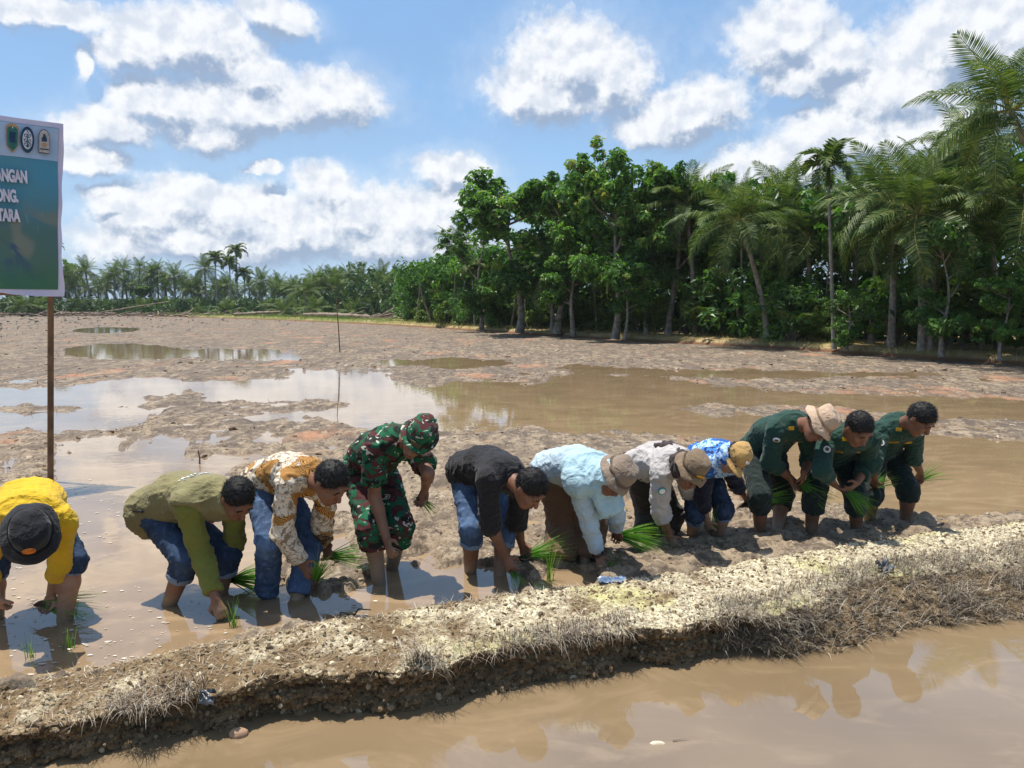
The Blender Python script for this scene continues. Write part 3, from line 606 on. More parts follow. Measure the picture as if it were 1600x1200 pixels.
mb.add(*blades(Pp, rng.uniform(.02, .07, N1), rng.uniform(.0018, .004, N1), rng.uniform(1.0, 1.6, N1), 3, 2, 1, .12))
# dry grass mat hanging down the sloping bank on the right
N2 = 12000; xs = rng.uniform(1.15, 4.3, N2); dens = fbm(xs*2.2, xs*0+4, 3, 71); kk = dens+rng.uniform(-.2, .2, N2) > .44; xs = xs[kk]
ss = rng.uniform(.06, .5, len(xs)); Pp = dike_pt(xs, ss)
mb.add(*blades(Pp, rng.uniform(.05, .17, len(xs)), rng.uniform(.002, .0042, len(xs)), rng.uniform(.2, 1.2, len(xs)), 4, 3, 1, .4, dirs=rng.normal(-1.2, .9, len(xs))))
# sparse tufts fringing the broken edge on the left
N3 = 6000; xs = rng.uniform(-2.9, 1.6, N3); dens = fbm(xs*2.6, xs*0+8, 3, 72); xs = xs[dens+rng.uniform(-.1, .1, N3) > .49]
ss = rng.uniform(.30, .46, len(xs)); Pp = dike_pt(xs, ss)
mb.add(*blades(Pp, rng.uniform(.05, .15, len(xs)), rng.uniform(.002, .0042, len(xs)), rng.uniform(.2, 1.3, len(xs)), 5, 3, 1, .55, dirs=rng.normal(-1.4, .8, len(xs))))
obj("dry_grass", mb.mesh("dry_grass"), m_straw, kind="stuff", label="flattened dry straw and grass matted over the dike", category="grass")
TUFTS = [(-1.62, .33, 130, .15, "dry grass tuft hanging over the broken dike edge below the olive vest man"),
         (-.42, .37, 170, .19, "pale dry grass tuft drooping over the dike edge below the soldier"),
         (.32, .34, 120, .15, "dry grass tuft on the dike edge in front of the pale blue woman"),
         (1.62, .22, 200, .20, "wide dry grass tuft where the dike begins to slope"),
         (2.75, .20, 150, .17, "dark dry grass tuft low on the sloping bank"),
         (3.25, .24, 170, .18, "rightmost brown dry grass tuft on the sloping bank"),
         (-.95, .98, 60, .10, "spiky dry tuft at the back edge of the dike beside the puddle")]
for (x, s, nbl, L, lab) in TUFTS:
    p0 = dike_pt(np.array([x]), np.array([s]))[0]; r_ = np.random.default_rng(int(abs(x)*100))
    V, F, T = blades(r_.normal(0, .025, (nbl, 3))*np.array([1.6, .7, .3]), r_.uniform(.5, 1.1, nbl)*L, r_.uniform(.002, .0045, nbl), r_.uniform(.0, .9, nbl), 7, 4, 1, r_.uniform(.15, .6, nbl), dirs=r_.normal(-1.5, 1.1, nbl))
    o = obj("dry_grass_tuft", mesh_np("dry_grass_tuft", V, F, False, T), m_straw, label=lab, category="grass tuft", group="dry grass tufts on the dike")
    o.location = p0

# ---- mud litter: dark stubble, crumbs, twigs on the paddy; foam flecks on the water
N4 = 15000; yl = 1/rng.uniform(1/46, 1/4.3, N4); xl = rng.uniform(-.75, .75, N4)*yl
hl, lv = mud_h(xl, yl); bk_ = np.interp(xl, _bx, _by); ok = (hl > .0) & (yl > bk_+.05)
xl, yl, hl = xl[ok], yl[ok], hl[ok]
mb = MB(); Nn = len(xl); h2 = Nn*2//3
sc_ = np.clip(yl/7, .8, 3.0)
V, F, T = blades(np.stack([xl, yl, hl-.005], -1)[:h2], rng.uniform(.02, .06, h2)*sc_[:h2], rng.uniform(.003, .006, h2)*sc_[:h2], rng.uniform(.7, 1.6, h2), 12, 2, 1, .1)
mb.add(V, F, T*.8)
obj("stubble_litter", mb.mesh("stubble_litter"), ramp_mat("stubble", [(0, (.03, .022, .015)), (.6, (.09, .065, .042)), (1, (.26, .2, .14))], .9, .1), kind="stuff", label="dark rice stubble and twigs strewn over the mud", category="stubble")
obj("mud_crumbs", scatter_blobs(np.stack([xl, yl, hl], -1)[h2:], rng.gamma(2, .005, Nn-h2)*sc_[h2:]+.004, .6, 8).mesh("mud_crumbs"), ramp_mat("mud_crumb", [(0, (.09, .06, .04)), (.6, (.24, .175, .12)), (1, (.40, .32, .24))], .85, .2), kind="stuff", label="small crumbs of mud lying on the paddy", category="soil")
N5 = 1500; yl = 1/rng.uniform(1/8.0, 1/3.5, N5); xl = rng.uniform(-.72, -.18, N5)*yl
hl, lv = mud_h(xl, yl); ok = (lv < -.5) & (yl > np.interp(xl, _bx, _by)+.05) & (fbm(xl*1.4, yl*1.4, 2, 91)+rng.uniform(-.2, .2, N5) > .45); xl, yl = xl[ok], yl[ok]
mb = MB()
for i in range(len(xl)):
    k_ = 7; a = np.arange(k_)/k_*6.283; rr = min(rng.gamma(1.7, .0024)+.0018, .010)
    V = np.stack([xl[i]+np.cos(a)*rr*rng.uniform(.5, 1.3, k_)*1.9, yl[i]+np.sin(a)*rr*rng.uniform(.6, 1.3, k_), np.full(k_, .0045)], -1)
    mb.add(np.concatenate([V, [[xl[i], yl[i], .0062]]]), np.stack([np.arange(k_), (np.arange(k_)+1) % k_, np.full(k_, k_)], -1), rng.random())
obj("foam_flecks", mb.mesh("foam_flecks"), ramp_mat("foam", [(0, (.33, .26, .18)), (1, (.62, .57, .48))], .6, .3), kind="stuff", label="pale foam flecks floating on the puddle", category="foam")

# ---- far dike along the trees
pl, q = resample(FAR_DIKE, .8); 
tang = np.gradient(pl, axis=0); tang /= np.linalg.norm(tang, axis=1)[:, None]; nrm = np.stack([-tang[:, 1], tang[:, 0]], -1)
nrm *= np.sign(nrm[:, 1:2]+1e-6)
prof = [(-.5, -.1), (-.15, .10), (.0, .24), (.5, .33), (1.6, .30), (4, .2), (14, .18), (60, .2)]
wd = np.clip(pl[:, 1]/40, .8, 2.2)
Vd2 = np.concatenate([np.c_[pl+nrm*(o_*(wd if o_ < 3 else 1+0*wd))[:, None]+(fbm(q*.7, q*0+o_, 2, 61)[:, None]-.5)*.35*(o_ < 3), np.full(len(pl), z_)+(fbm(q*.9, q*0+o_*3, 3, 62)-.5)*.14] for o_, z_ in prof])
n_ = len(pl); r = np.arange(len(prof)-1)[:, None]*n_; c = np.arange(n_-1)[None]
Ff = np.stack([r+c, r+c+1, r+n_+c+1, r+n_+c], -1).reshape(-1, 4)
m_fd, t, b = pbsdf("far_dike_earth", .95, .1)
pos = t.n('ShaderNodeNewGeometry').outputs['Position']; pz = t.xyz(pos)
cc = t.mix(t.step(t.noise(pos, .5, 5, .65).outputs[0], .4, .6), (.40, .29, .16), (.23, .19, .08))
cc = t.mix(t.step(t.noise(pos, 2.4, 4, .65).outputs[0], .52, .7), cc, (.16, .10, .055))
cc = t.mix(t.math('MULTIPLY', t.step(pz[1], 55, 80), t.step(t.noise(pos, .35, 4, .6).outputs[0], .36, .5)), cc, (.15, .165, .05))
cc = t.mix(t.math('SUBTRACT', 1.0, t.step(pz[2], .08, .2)), cc, (.15, .08, .045))
t.l(cc, b.inputs['Base Color']); bump(t, b, t.noise(pos, 9, 4).outputs[0], .8, .05)
obj("far_dike", mesh_np("far_dike", Vd2, Ff, True), m_fd, kind="structure")
N6 = 26000; iq = rng.integers(0, n_, N6*2); wq = np.clip(28/pl[iq, 1], .06, 1); iq = iq[rng.random(len(iq)) < wq][:N6]
oo = rng.uniform(-.1, 2.2, len(iq)); P6 = np.c_[pl[iq]+nrm[iq]*(oo*wd[iq])[:, None]+rng.normal(0, .4, (len(iq), 2)), np.full(len(iq), .22)]
gs = np.clip(pl[iq, 1]/35, .8, 3)
V, F, T = blades(P6, rng.uniform(.10, .38, len(iq))*gs**.5, rng.uniform(.008, .02, len(iq))*gs, rng.uniform(.1, .9, len(iq)), 15, 2, 1, .5)
gt = np.clip(np.repeat(fbm(P6[:, 0]*.35, P6[:, 1]*.35, 3, 99), 6)*.8+T*.3+np.repeat(np.clip((P6[:, 1]-50)/40, 0, .45), 6), 0, 1)
obj("far_dike_grass", mesh_np("far_dike_grass", V, F, False, gt), ramp_mat("bank_grass", [(0, (.25, .17, .09)), (.4, (.42, .32, .17)), (.62, (.33, .27, .11)), (.85, (.15, .18, .045)), (1, (.10, .15, .03))], .85, .15, .25), kind="stuff", label="dry grass fringe along the far dike below the trees", category="grass")

# ------------------------------------------------------------------ vegetation
ONES = "first second third fourth fifth sixth seventh eighth ninth tenth eleventh twelfth thirteenth fourteenth fifteenth sixteenth seventeenth eighteenth nineteenth".split()
TENS = {2: ("twentieth", "twenty"), 3: ("thirtieth", "thirty"), 4: ("fortieth", "forty"), 5: ("fiftieth", "fifty"), 6: ("sixtieth", "sixty")}
def ordw(i):
    n_ = i+1
    if n_ < 20: return ONES[n_-1]
    return TENS[n_//10][0] if n_ % 10 == 0 else TENS[n_//10][1]+"-"+ONES[n_ % 10-1]
m_leaf = ramp_mat("broad_leaf", [(0, (.025, .065, .014)), (.35, (.05, .13, .022)), (.7, (.11, .225, .036)), (.93, (.19, .31, .06)), (1, (.28, .27, .075))], .45, .38, .36)
m_leaf2 = ramp_mat("bush_leaf", [(0, (.025, .07, .015)), (.5, (.065, .155, .026)), (1, (.14, .25, .045))], .42, .45, .30)
m_leaf_far = ramp_mat("far_leaf", [(0, (.02, .042, .018)), (.5, (.04, .085, .028)), (1, (.09, .15, .045))], .5, .35, .2)
m_leaf3 = ramp_mat("light_leaf", [(0, (.06, .11, .02)), (.5, (.11, .17, .03)), (1, (.20, .24, .06))], .5, .35, .3)
m_frond = ramp_mat("palm_frond", [(0, (.022, .048, .015)), (.4, (.055, .10, .026)), (.75, (.14, .18, .05)), (.92, (.26, .25, .075)), (1, (.24, .18, .07))], .52, .18, .24)
m_dead = ramp_mat("dead_frond", [(0, (.16, .09, .04)), (1, (.30, .17, .07))], .8, .2, .2)
m_bark = simple("palm_bark", (.33, .29, .24), (.19, .165, .135), 7, .9, .1, 30, .6, .02)
m_bark2 = simple("tree_bark", (.30, .26, .21), (.15, .13, .105), 5, .9, .1, 25, .6, .02)
m_areca = simple("areca_trunk", (.34, .32, .27), (.22, .21, .17), 6, .8, .15, 30, .3, .01)

def frond_mesh(name, L, e0, droop, nl, ll, hang, seed, w=.045, fold=.5):
    r_ = np.random.default_rng(seed); mb = MB(); n = 15
    th = e0; p = np.zeros(3); pts = [p.copy()]; ths = [th]
    for i in range(n):
        p = p+L/n*np.array([math.cos(th), 0, math.sin(th)]); pts.append(p.copy()); th -= droop*(.35+1.3*i/n)/n; ths.append(th)
    pts = np.array(pts); tube(mb, pts, np.interp(np.linspace(0, 1, n+1), [0, .15, 1], [.045, .028, .006])*L/4, 4, .9, False)
    s = np.linspace(.14, .995, nl)
    for sg in (-1, 1):
        for q in s+r_.uniform(-.004, .004, nl):
            q = min(max(q, 0), 1); i = min(int(q*n), n-1); f_ = q*n-i; c = pts[i]*(1-f_)+pts[i+1]*f_; th = ths[i]
            T_ = np.array([math.cos(th), 0, math.sin(th)]); N_ = np.array([-math.sin(th), 0, math.cos(th)]); B_ = np.array([0, sg, 0.])
            l = ll*(math.sin(math.pi*min(max((q*.86+.12), 0), 1))**.6)*r_.uniform(.85, 1.1)
            d = T_*(.35+.75*q**3)+B_*1.0+N_*(fold*r_.uniform(.4, 1.0)-.25); d /= np.linalg.norm(d)
            dn = d*.65+np.array([0, 0, -1])*hang*r_.uniform(.7, 1.2); dn /= np.linalg.norm(dn)
            wv = T_*w*.5; m1 = c+d*l*.5; m2 = m1+dn*l*.55
            tn = r_.uniform(.1, .8)
            mb.add([c-wv*.5, c+wv*.5, m1+wv, m1-wv, m2], [(0, 1, 2), (0, 2, 3), (3, 2, 4)], tn)
    return mb.mesh(name)
FR = {'young': [frond_mesh("frond", 3.3, .0, .55, 46, .85, .25, i, .058) for i in (1, 2)],
      'mid': [frond_mesh("frond", 3.8, .0, 1.25, 50, .98, .7, i, .062) for i in (3, 4, 5)],
      'old': [frond_mesh("frond", 3.8, .0, 1.8, 50, 1.05, 1.2, i, .062) for i in (6, 7, 8)],
      'dead': [frond_mesh("frond", 3.2, .0, .9, 26, .6, 1.6, 9)],
      'areca': [frond_mesh("frond", 1.35, .0, 2.3, 26, .50, .9, i, .085, .8) for i in (11, 12)]}
for k_, ms in FR.items():
    for me in ms: me.materials.append(m_dead if k_ == 'dead' else m_frond)
def palm_trunk(h, r0, r1, lean, seed, bend=.12, rings=True):
    mb = MB(); n = 26; u = np.linspace(0, 1, n); r_ = np.random.default_rng(seed)
    x = lean[0]*(u**(1.0+bend*4)); y = lean[1]*(u**(1.0+bend*4))
    rad = r1+(r0-r1)*(1-u)**1.2+.5*r0*np.exp(-u*14)
    rad *= 1+.05*np.sin(u*h*18)
    tube(mb, np.stack([x, y, u*h], -1), rad, 9, 0); return mb.mesh("trunk", True)
def coconut_palm(base, top, scale, seed, label, group, nf=24):
    r_ = np.random.default_rng(seed); base = np.array(base); top = np.array(top); h = top[2]-base[2]
    e_ = empty("coconut_palm", base, label=label, category="palm tree", group=group)
    obj("trunk", palm_trunk(h, .17*scale, .10*scale, (top[0]-base[0], top[1]-base[1]), seed), m_bark, e_)
    c = Vector(top-base); ga = 2.39996
    for i in range(nf):
        f_ = i/(nf-1); el_ = math.radians(82-108*f_**.85)+r_.normal(0, .08)
        kind = 'young' if f_ < .3 else 'mid' if f_ < .68 else 'old'
        o = obj("frond", FR[kind][r_.integers(len(FR[kind]))], None, e_)
        o.location = c; o.rotation_euler = (r_.normal(0, .25), -el_, i*ga+r_.normal(0, .15)); s_ = scale*r_.uniform(.85, 1.08)*(.78 if f_ < .12 else 1); o.scale = (s_, s_, s_)
    for i in range(r_.integers(0, 3)):
        o = obj("dead_frond", FR['dead'][0], None, e_); o.location = c; o.rotation_euler = (0, math.radians(62+r_.uniform(0, 15)), r_.uniform(0, 6.28)); o.scale = (scale*.8,)*3
    mb = MB()
    for i in range(9):
        v, f = BL[i % 9]; a = r_.uniform(0, 6.28); v = v/np.linalg.norm(v, axis=1)[:, None]
        mb.add(v*.12*scale+np.array([math.cos(a)*.25, math.sin(a)*.25, -.25-.2*r_.random()])*scale+np.array(c), f, .4)
    obj("coconuts", mb.mesh("coconuts", True), m_frond, e_)
    return e_
def areca_palm(base, top, scale, seed, label, group):
    r_ = np.random.default_rng(seed); base = np.array(base); top = np.array(top); h = top[2]-base[2]
    e_ = empty("areca_palm", base, label=label, category="palm tree", group=group)
    obj("trunk", palm_trunk(h-.5*scale, .075*scale, .055*scale, (top[0]-base[0], top[1]-base[1]), seed, .0), m_areca, e_)
    mb = MB(); c = np.array(top-base); tube(mb, [c-np.array([0, 0, .75*scale]), c-np.array([0, 0, .4*scale]), c], [.06*scale, .085*scale, .05*scale], 8, .5); obj("crownshaft", mb.mesh("crownshaft", True), m_frond, e_)
    for i in range(13):
        f_ = i/12; o = obj("frond", FR['areca'][i % 2], None, e_); o.location = Vector(c)
        o.rotation_euler = (r_.normal(0, .2), -math.radians(80-90*f_)+r_.normal(0, .06), i*2.39996); o.scale = (scale*r_.uniform(.85, 1.1),)*3
    return e_
def leaf_cloud(centers, radii, nper, size, seed, upb=.5, shape=.45):
    r_ = np.random.default_rng(seed); C_ = np.repeat(centers, nper, 0); Rr = np.repeat(radii, nper); N = len(C_)
    d = r_.normal(size=(N, 3)); d /= np.linalg.norm(d, axis=1)[:, None]; rad = Rr*r_.uniform(.35, 1.0, N)**.6
    P_ = C_+d*rad[:, None]*np.array([1, 1, .7])
    nrm_ = d*.6+np.array([0, 0, upb])+r_.normal(0, .45, (N, 3)); nrm_ /= np.linalg.norm(nrm_, axis=1)[:, None]
    a = r_.normal(size=(N, 3)); t_ = np.cross(nrm_, a); t_ /= np.linalg.norm(t_, axis=1)[:, None]; b_ = np.cross(nrm_, t_)
    s = size*r_.uniform(.65, 1.25, N)[:, None]; dr = np.array([0, 0, -.25])*s
    V = np.stack([P_-t_*s*.5, P_+b_*s*shape*.5+nrm_*s*.06, P_+t_*s*.55+dr, P_-b_*s*shape*.5+nrm_*s*.06], 1).reshape(-1, 3)
    F = np.arange(N*4).reshape(-1, 4)
    clump = np.repeat(r_.normal(0, .16, len(centers)), nper)
    T = np.repeat(np.clip(r_.normal(.5, .2, N)+clump, 0, 1), 4)
    return V, F, T
def broad_tree_mesh(seed, h=7.0, spread=2.6, ncl=150, nper=34, size=.24, low=.38):
    r_ = np.random.default_rng(seed); mb = MB(); tips = []
    u = np.linspace(0, 1, 12); lean = r_.normal(0, .05*h, 2)
    trunk = np.stack([lean[0]*u**2+.15*np.sin(u*7), lean[1]*u**2+.15*np.cos(u*6)-.15, u*h*.92], -1)
    tube(mb, trunk, .17*(1-u*.88)+.06*np.exp(-u*20), 8)
    for i in range(15):
        q = r_.uniform(low*.8, .95); p = np.array([np.interp(q, u, trunk[:, k_]) for k_ in range(3)])
        a = i*2.4+r_.normal(0, .3); el_ = r_.uniform(.15, .9)*(0.6+.6*q); L = spread*r_.uniform(.6, 1.1)*(1.15-.55*abs(q-.6)/.4)
        pts = [p]; d = np.array([math.cos(a)*math.cos(el_), math.sin(a)*math.cos(el_), math.sin(el_)])
        for s_ in range(6):
            pts.append(pts[-1]+d*L/6); d = d+np.array([0, 0, .10])+r_.normal(0, .13, 3); d /= np.linalg.norm(d)
            if s_ >= 2: tips.append(pts[-1]+r_.normal(0, .18, 3)); tips.append(pts[-1]+r_.normal(0, .45, 3)*np.array([1, 1, .6]))
        tube(mb, pts, np.linspace(.06, .012, 7), 5)
        for s_ in (3, 4, 5):
            dd = r_.normal(size=3); dd[2] = abs(dd[2])*.6; dd /= np.linalg.norm(dd); e2 = pts[s_]+dd*r_.uniform(.4, .9)
            tube(mb, [pts[s_], (pts[s_]+e2)/2+r_.normal(0, .05, 3), e2], [.022, .015, .006], 4); tips.append(e2)
    tips.append(trunk[-1]); tips = np.array(tips); sel = tips[r_.permutation(len(tips))[:ncl]]
    trunkm = mb.mesh("trunk", True)
    V, F, T = leaf_cloud(sel, r_.uniform(.24, .52, len(sel)), nper, size, seed+50, .7, .52)
    return trunkm, mesh_np("crown", V, F, False, T)
BT = [broad_tree_mesh(s, 7.0, 3.0, 270, 58, .28) for s in (101, 102, 103)]+[broad_tree_mesh(s, 7.0, 3.3, 260, 46, .27, .12) for s in (104, 105)]
for i, (a, b_) in enumerate(BT): a.materials.append(m_bark2); b_.materials.append(m_leaf if i < 3 else m_leaf2)
LT = broad_tree_mesh(110, 7.0, 2.6, 120, 36, .20, .15); LT[0].materials.append(m_bark2); LT[1].materials.append(m_leaf3)
def broad_tree(base, h, seed, label, group, wide=1.0, kind=None):
    r_ = np.random.default_rng(seed); tm, cm = (BT+[LT])[kind if kind is not None else r_.integers(3)]
    e_ = empty("broadleaf_tree", base, label=label, category="tree", group=group)
    s = h/7.6; a = r_.uniform(0, 6.28)
    for nm, me in (("trunk", tm), ("crown", cm)):
        o = obj(nm, me, None, e_); o.scale = (s*wide, s*wide, s); o.rotation_euler = (0, 0, a)
    return e_
GLAB = {0: "coconut palm with pale grey trunk left of the leaning palm", 1: "leaning coconut palm with yellowing fronds and a hanging orange dead frond", 2: "full coconut palm with long fronds right of the slender areca", 3: "coconut palm crowded against the right neighbour of the areca",
        4: "tallest coconut palm at the right edge of the picture", 5: "coconut palm just left of the tallest right edge palm", 6: "dark short coconut palm between the leaning palm and the areca", 7: "half hidden coconut palm at the left end of the grove", 8: "low coconut palm in front of the big broadleaf trees",
        9: "coconut palm rising behind the slender areca", 10: "coconut palm behind the dense rounded tree at right", 11: "low coconut palm left of the areca trunk", 12: "coconut palm behind the leaning palm", 13: "coconut palm low at the right edge of the picture", 14: "low coconut palm under the highest broadleaf crown",
        15: "slender areca palm with round crown rising clear above the grove", 16: "small areca palm at the left end of the grove",
        17: "large broadleaf tree at the left of the grove", 18: "tallest broadleaf tree in the middle of the grove", 19: "broadleaf tree right of the tallest one with a bare upper branch", 20: "lower broadleaf tree at the grove's left corner", 21: "bushy broadleaf tree in front between the two large ones",
        22: "broadleaf tree deep behind the pale trunked palm", 23: "dense rounded green tree near the right edge", 24: "small broadleaf tree right of the areca trunk", 25: "shaded broadleaf tree left of the dense rounded tree", 26: "low broadleaf tree under the tallest crown", 27: "light green young tree at the far left end of the grove", 28: "broadleaf tree at the right edge below the tall palm",
        29: "broadleaf tree deep behind the areca", 30: "broadleaf tree behind the leaning palm's trunk", 31: "broadleaf tree behind the large left one", 32: "broadleaf tree filling the gap right of the large left one", 33: "coconut palm with a mid height crown just right of the areca trunk", 34: "coconut palm behind and left of the tallest right edge palm", 35: "low coconut palm in front left of the dense rounded tree", 36: "low coconut palm behind the leaning palm's foot"}
for i, (kind, b_, t_) in enumerate(GROVE):
    if kind == 'coconut': coconut_palm(b_, t_, .78 if i in (4, 5) else .82 if i < 33 else .72, 200+i, GLAB[i], "coconut palms of the grove", 21)
    elif kind == 'areca': areca_palm(b_, t_, 1.0, 200+i, GLAB[i], "areca palms of the grove")
    else:
        h = t_[2]-b_[2]; kd = {17: 0, 18: 1, 19: 2, 20: 3, 21: 1, 23: 3, 24: 4, 26: 2, 27: 5, 32: 2}.get(i)
        broad_tree((t_[0] if abs(t_[0]-b_[0]) < 1.5 else b_[0], b_[1], b_[2]), h, 300+i, GLAB[i], "broadleaf trees of the grove", {17: 1.15, 18: .85, 19: .85, 23: .95, 27: 1.0, 32: 1.0}.get(i, 1.0), kd)
# undergrowth: individual shrubs at the foot of the grove
def shrub_mesh(seed, size=.17, n=34, nper=46):
    r_ = np.random.default_rng(seed); d = r_.normal(size=(n, 3)); d /= np.linalg.norm(d, axis=1)[:, None]
    c = d*r_.uniform(.2, 1, (n, 1))*np.array([1.0, 1.0, .85])+np.array([0, 0, .95])
    mb = MB()
    for p in c[:14]: tube(mb, [np.array([0, 0, 0]), p*np.array([.4, .4, .6]), p], [.03, .02, .008], 4)
    V, F, T = leaf_cloud(c, r_.uniform(.2, .42, n), nper, size, seed+9); return mb.mesh("stems"), mesh_np("foliage", V, F, False, T)
SH = [shrub_mesh(s) for s in (1, 2, 3)]+[shrub_mesh(4, .30, 26, 24)]
for i, (a, b_) in enumerate(SH): a.materials.append(m_bark2); b_.materials.append([m_leaf3, m_leaf2, m_leaf, m_leaf3][i])
fd = np.array(FAR_DIKE); 
def dike_xy(f_): 
    # point a fraction along the wooded stretch of the far dike (index 5..11)
    p_, q_ = resample(fd[5:12], .5); return p_[min(int(f_*len(p_)), len(p_)-1)]
for i in range(46):
    f_ = (i+.5*rng.random())/46; p_ = dike_xy(f_); bkd = (rng.uniform(1.6, 3.4) if f_ > .62 or i % 4 == 1 else rng.uniform(5, 10)) if i % 2 else rng.uniform(5, 10); s_ = (rng.uniform(1.0, 2.1) if f_ > .62 else rng.uniform(.7, 1.4)) if i % 2 else rng.uniform(1.2, 2.0)
    dirv = np.array([p_[0], p_[1]])/np.hypot(*p_)
    e_ = empty("shrub", (p_[0]+dirv[0]*bkd, p_[1]+dirv[1]*bkd, .12), category="shrub", group="undergrowth shrubs at the foot of the grove", label="leafy green shrub in the undergrowth below the grove, %s from its left end" % ordw(i))
    k_ = rng.integers(4) if i % 2 else rng.integers(3)
    for nm, me in zip(("stems", "foliage"), SH[k_]):
        o = obj(nm, me, None, e_); o.scale = (s_*1.1, s_*1.1, s_); o.rotation_euler = (0, 0, rng.uniform(0, 6.28))
# low fern-like palms growing out of the ground
for i, f_ in enumerate((.30, .52, .58, .66, .74, .83, .44, .9)):
    p_ = dike_xy(f_); dv = p_/np.hypot(*p_); bk2 = rng.uniform(1.6, 3)
    e_ = empty("ground_palm", (p_[0]+dv[0]*bk2, p_[1]+dv[1]*bk2, .15), category="palm", group="stemless palms in the undergrowth", label="stemless feathery palm among the grove's shrubs, %s from its left end" % ordw([.30, .44, .52, .58, .66, .74, .83, .9].index(f_)))
    for j in range(13):
        o = obj("frond", FR['mid' if j % 3 else 'young'][j % 2], None, e_); o.location = (0, 0, .2); o.rotation_euler = (rng.normal(0, .2), -math.radians(rng.uniform(25, 80)), j*2.4); s_ = rng.uniform(.5, .75); o.scale = (s_,)*3
# the wood goes on behind: one dense mass
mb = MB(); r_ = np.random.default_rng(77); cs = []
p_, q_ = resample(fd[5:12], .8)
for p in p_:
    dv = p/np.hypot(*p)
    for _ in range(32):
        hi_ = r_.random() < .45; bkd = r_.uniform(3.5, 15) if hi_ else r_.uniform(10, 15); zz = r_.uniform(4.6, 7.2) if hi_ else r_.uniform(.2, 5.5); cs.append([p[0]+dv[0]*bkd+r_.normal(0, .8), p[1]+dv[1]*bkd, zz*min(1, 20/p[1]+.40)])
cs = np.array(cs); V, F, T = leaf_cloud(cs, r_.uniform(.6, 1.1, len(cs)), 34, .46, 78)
obj("wood_interior", mesh_np("wood_interior", V, F, False, T*.7), m_leaf, kind="stuff", label="mass of foliage with painted-in shade filling the grove behind its front trees", category="foliage")  # leaf tints lowered to paint in the shade inside the grove
# extra slim trunks inside the grove
mS = []
for s_ in range(3):
    mb = MB(); u = np.linspace(0, 1, 9); rr = np.random.default_rng(s_); tube(mb, np.stack([.5*(rr.random()-.5)*u+.12*np.sin(u*5+s_), .3*u*0, u*5.0], -1), .075*(1-.4*u), 7); mS.append(mb.mesh("slim_trunk", True)); mS[-1].materials.append(m_bark2 if s_ else m_bark)
for i in range(26):
    p_ = dike_xy((i+.5+rng.uniform(-.3, .3))/26); dv = p_/np.hypot(*p_); bkd = rng.uniform(1.4, 6)
    o = obj("sapling", mS[i % 3], None, None, label="slim bare trunk in the shade of the grove, %s from its left end" % ordw(i), category="tree", group="slim trunks in the shade of the grove"); o.location = (p_[0]+dv[0]*bkd, p_[1]+dv[1]*bkd, .1)
    o.rotation_euler = (rng.normal(0, .06), rng.normal(0, .1), rng.uniform(0, 6.28)); s_ = rng.uniform(.6, 1.2); o.scale = (s_, s_, rng.uniform(.6, 1))

# ---- far tree line across the field
def palm_crown_mesh(seed, scale):
    r_ = np.random.default_rng(seed); Vs, Fs, Ts = [], [], []; n = 0
    for i in range(20):
        f_ = i/19; kind = 'young' if f_ < .3 else 'mid' if f_ < .65 else 'old'
        me = FR[kind][r_.integers(len(FR[kind]))]; v = np.empty(len(me.vertices)*3, np.float32); me.vertices.foreach_get('co', v); v = v.reshape(-1, 3)
        R_ = Matrix.Rotation(i*2.39996+r_.normal(0, .1), 3, 'Z') @ Matrix.Rotation(-math.radians(82-112*f_**.85)+r_.normal(0, .07), 3, 'Y')
        v = v @ np.array(R_).T*scale*r_.uniform(.85, 1.1)
        f = np.empty(len(me.polygons)*3, np.int32); me.loops.foreach_get('vertex_index', f); Vs.append(v); Fs.append(f.reshape(-1, 3)+n); n += len(v)
        t_ = np.empty(len(me.vertices), np.float32); me.attributes['tint'].data.foreach_get('value', t_); Ts.append(t_)
    return mesh_np("crown", np.concatenate(Vs), np.concatenate(Fs), False, np.concatenate(Ts))
PC = [palm_crown_mesh(s, .92) for s in (1, 2, 3)]
for m_ in PC: m_.materials.append(m_frond)
FTR = [palm_trunk(10, .2, .13, (.6*(s-1), 0), s) for s in range(3)]
for m_ in FTR: m_.materials.append(m_bark)
FARN = 0
FAR_TREES = sorted(FAR_TREES, key=lambda a: a[1][0]/a[1][1]); seen_ = {}
for i, (kind, b_, tz) in enumerate(FAR_TREES):
    seen_[kind] = seen_.get(kind, -1)+1; od = ordw(seen_[kind])
    r_ = np.random.default_rng(900+i)
    if kind == 'coconut':
        e_ = empty("coconut_palm", b_, category="palm tree", group="coconut palms of the far tree line", label="coconut palm in the far tree line, %s coconut palm from the left" % od); k_ = i % 3
        h = tz-b_[2]; o = obj("trunk", FTR[k_], None, e_); o.scale = (1, 1, h/10)
        o = obj("crown", PC[r_.integers(3)], None, e_); o.location = (.6*(k_-1), 0, h); o.rotation_euler = (0, 0, r_.uniform(0, 6.28)); s_ = r_.uniform(.85, 1.05); o.scale = (s_,)*3
    elif kind == 'areca':
        s_ = 1.7; areca_palm(b_, (b_[0], b_[1], tz), s_, 700+i, "slender areca palm rising above the far tree line, %s from the left" % od, "areca palms of the far tree line")
    else:
        broad_tree(b_, tz-b_[2]+.5, 800+i, "broadleaf tree in the far tree line, %s broadleaf from the left" % od, "broadleaf trees of the far tree line", 1.1)
mb = MB(); cs = []; r_ = np.random.default_rng(79)
for i in range(1500):
    u_ = r_.uniform(-1.05, -.05); Yc = r_.uniform(112, 190) if u_ < -.28 else r_.uniform(92, 190); top_ = 2.3 if u_ < -.3 else 6.6
    cs.append([u_*Yc, Yc+12, r_.uniform(.4, top_)*min(1, 1.0)])
cs = np.array(cs); V, F, T = leaf_cloud(cs, r_.uniform(1.0, 2.0, len(cs)), 34, .95, 80)
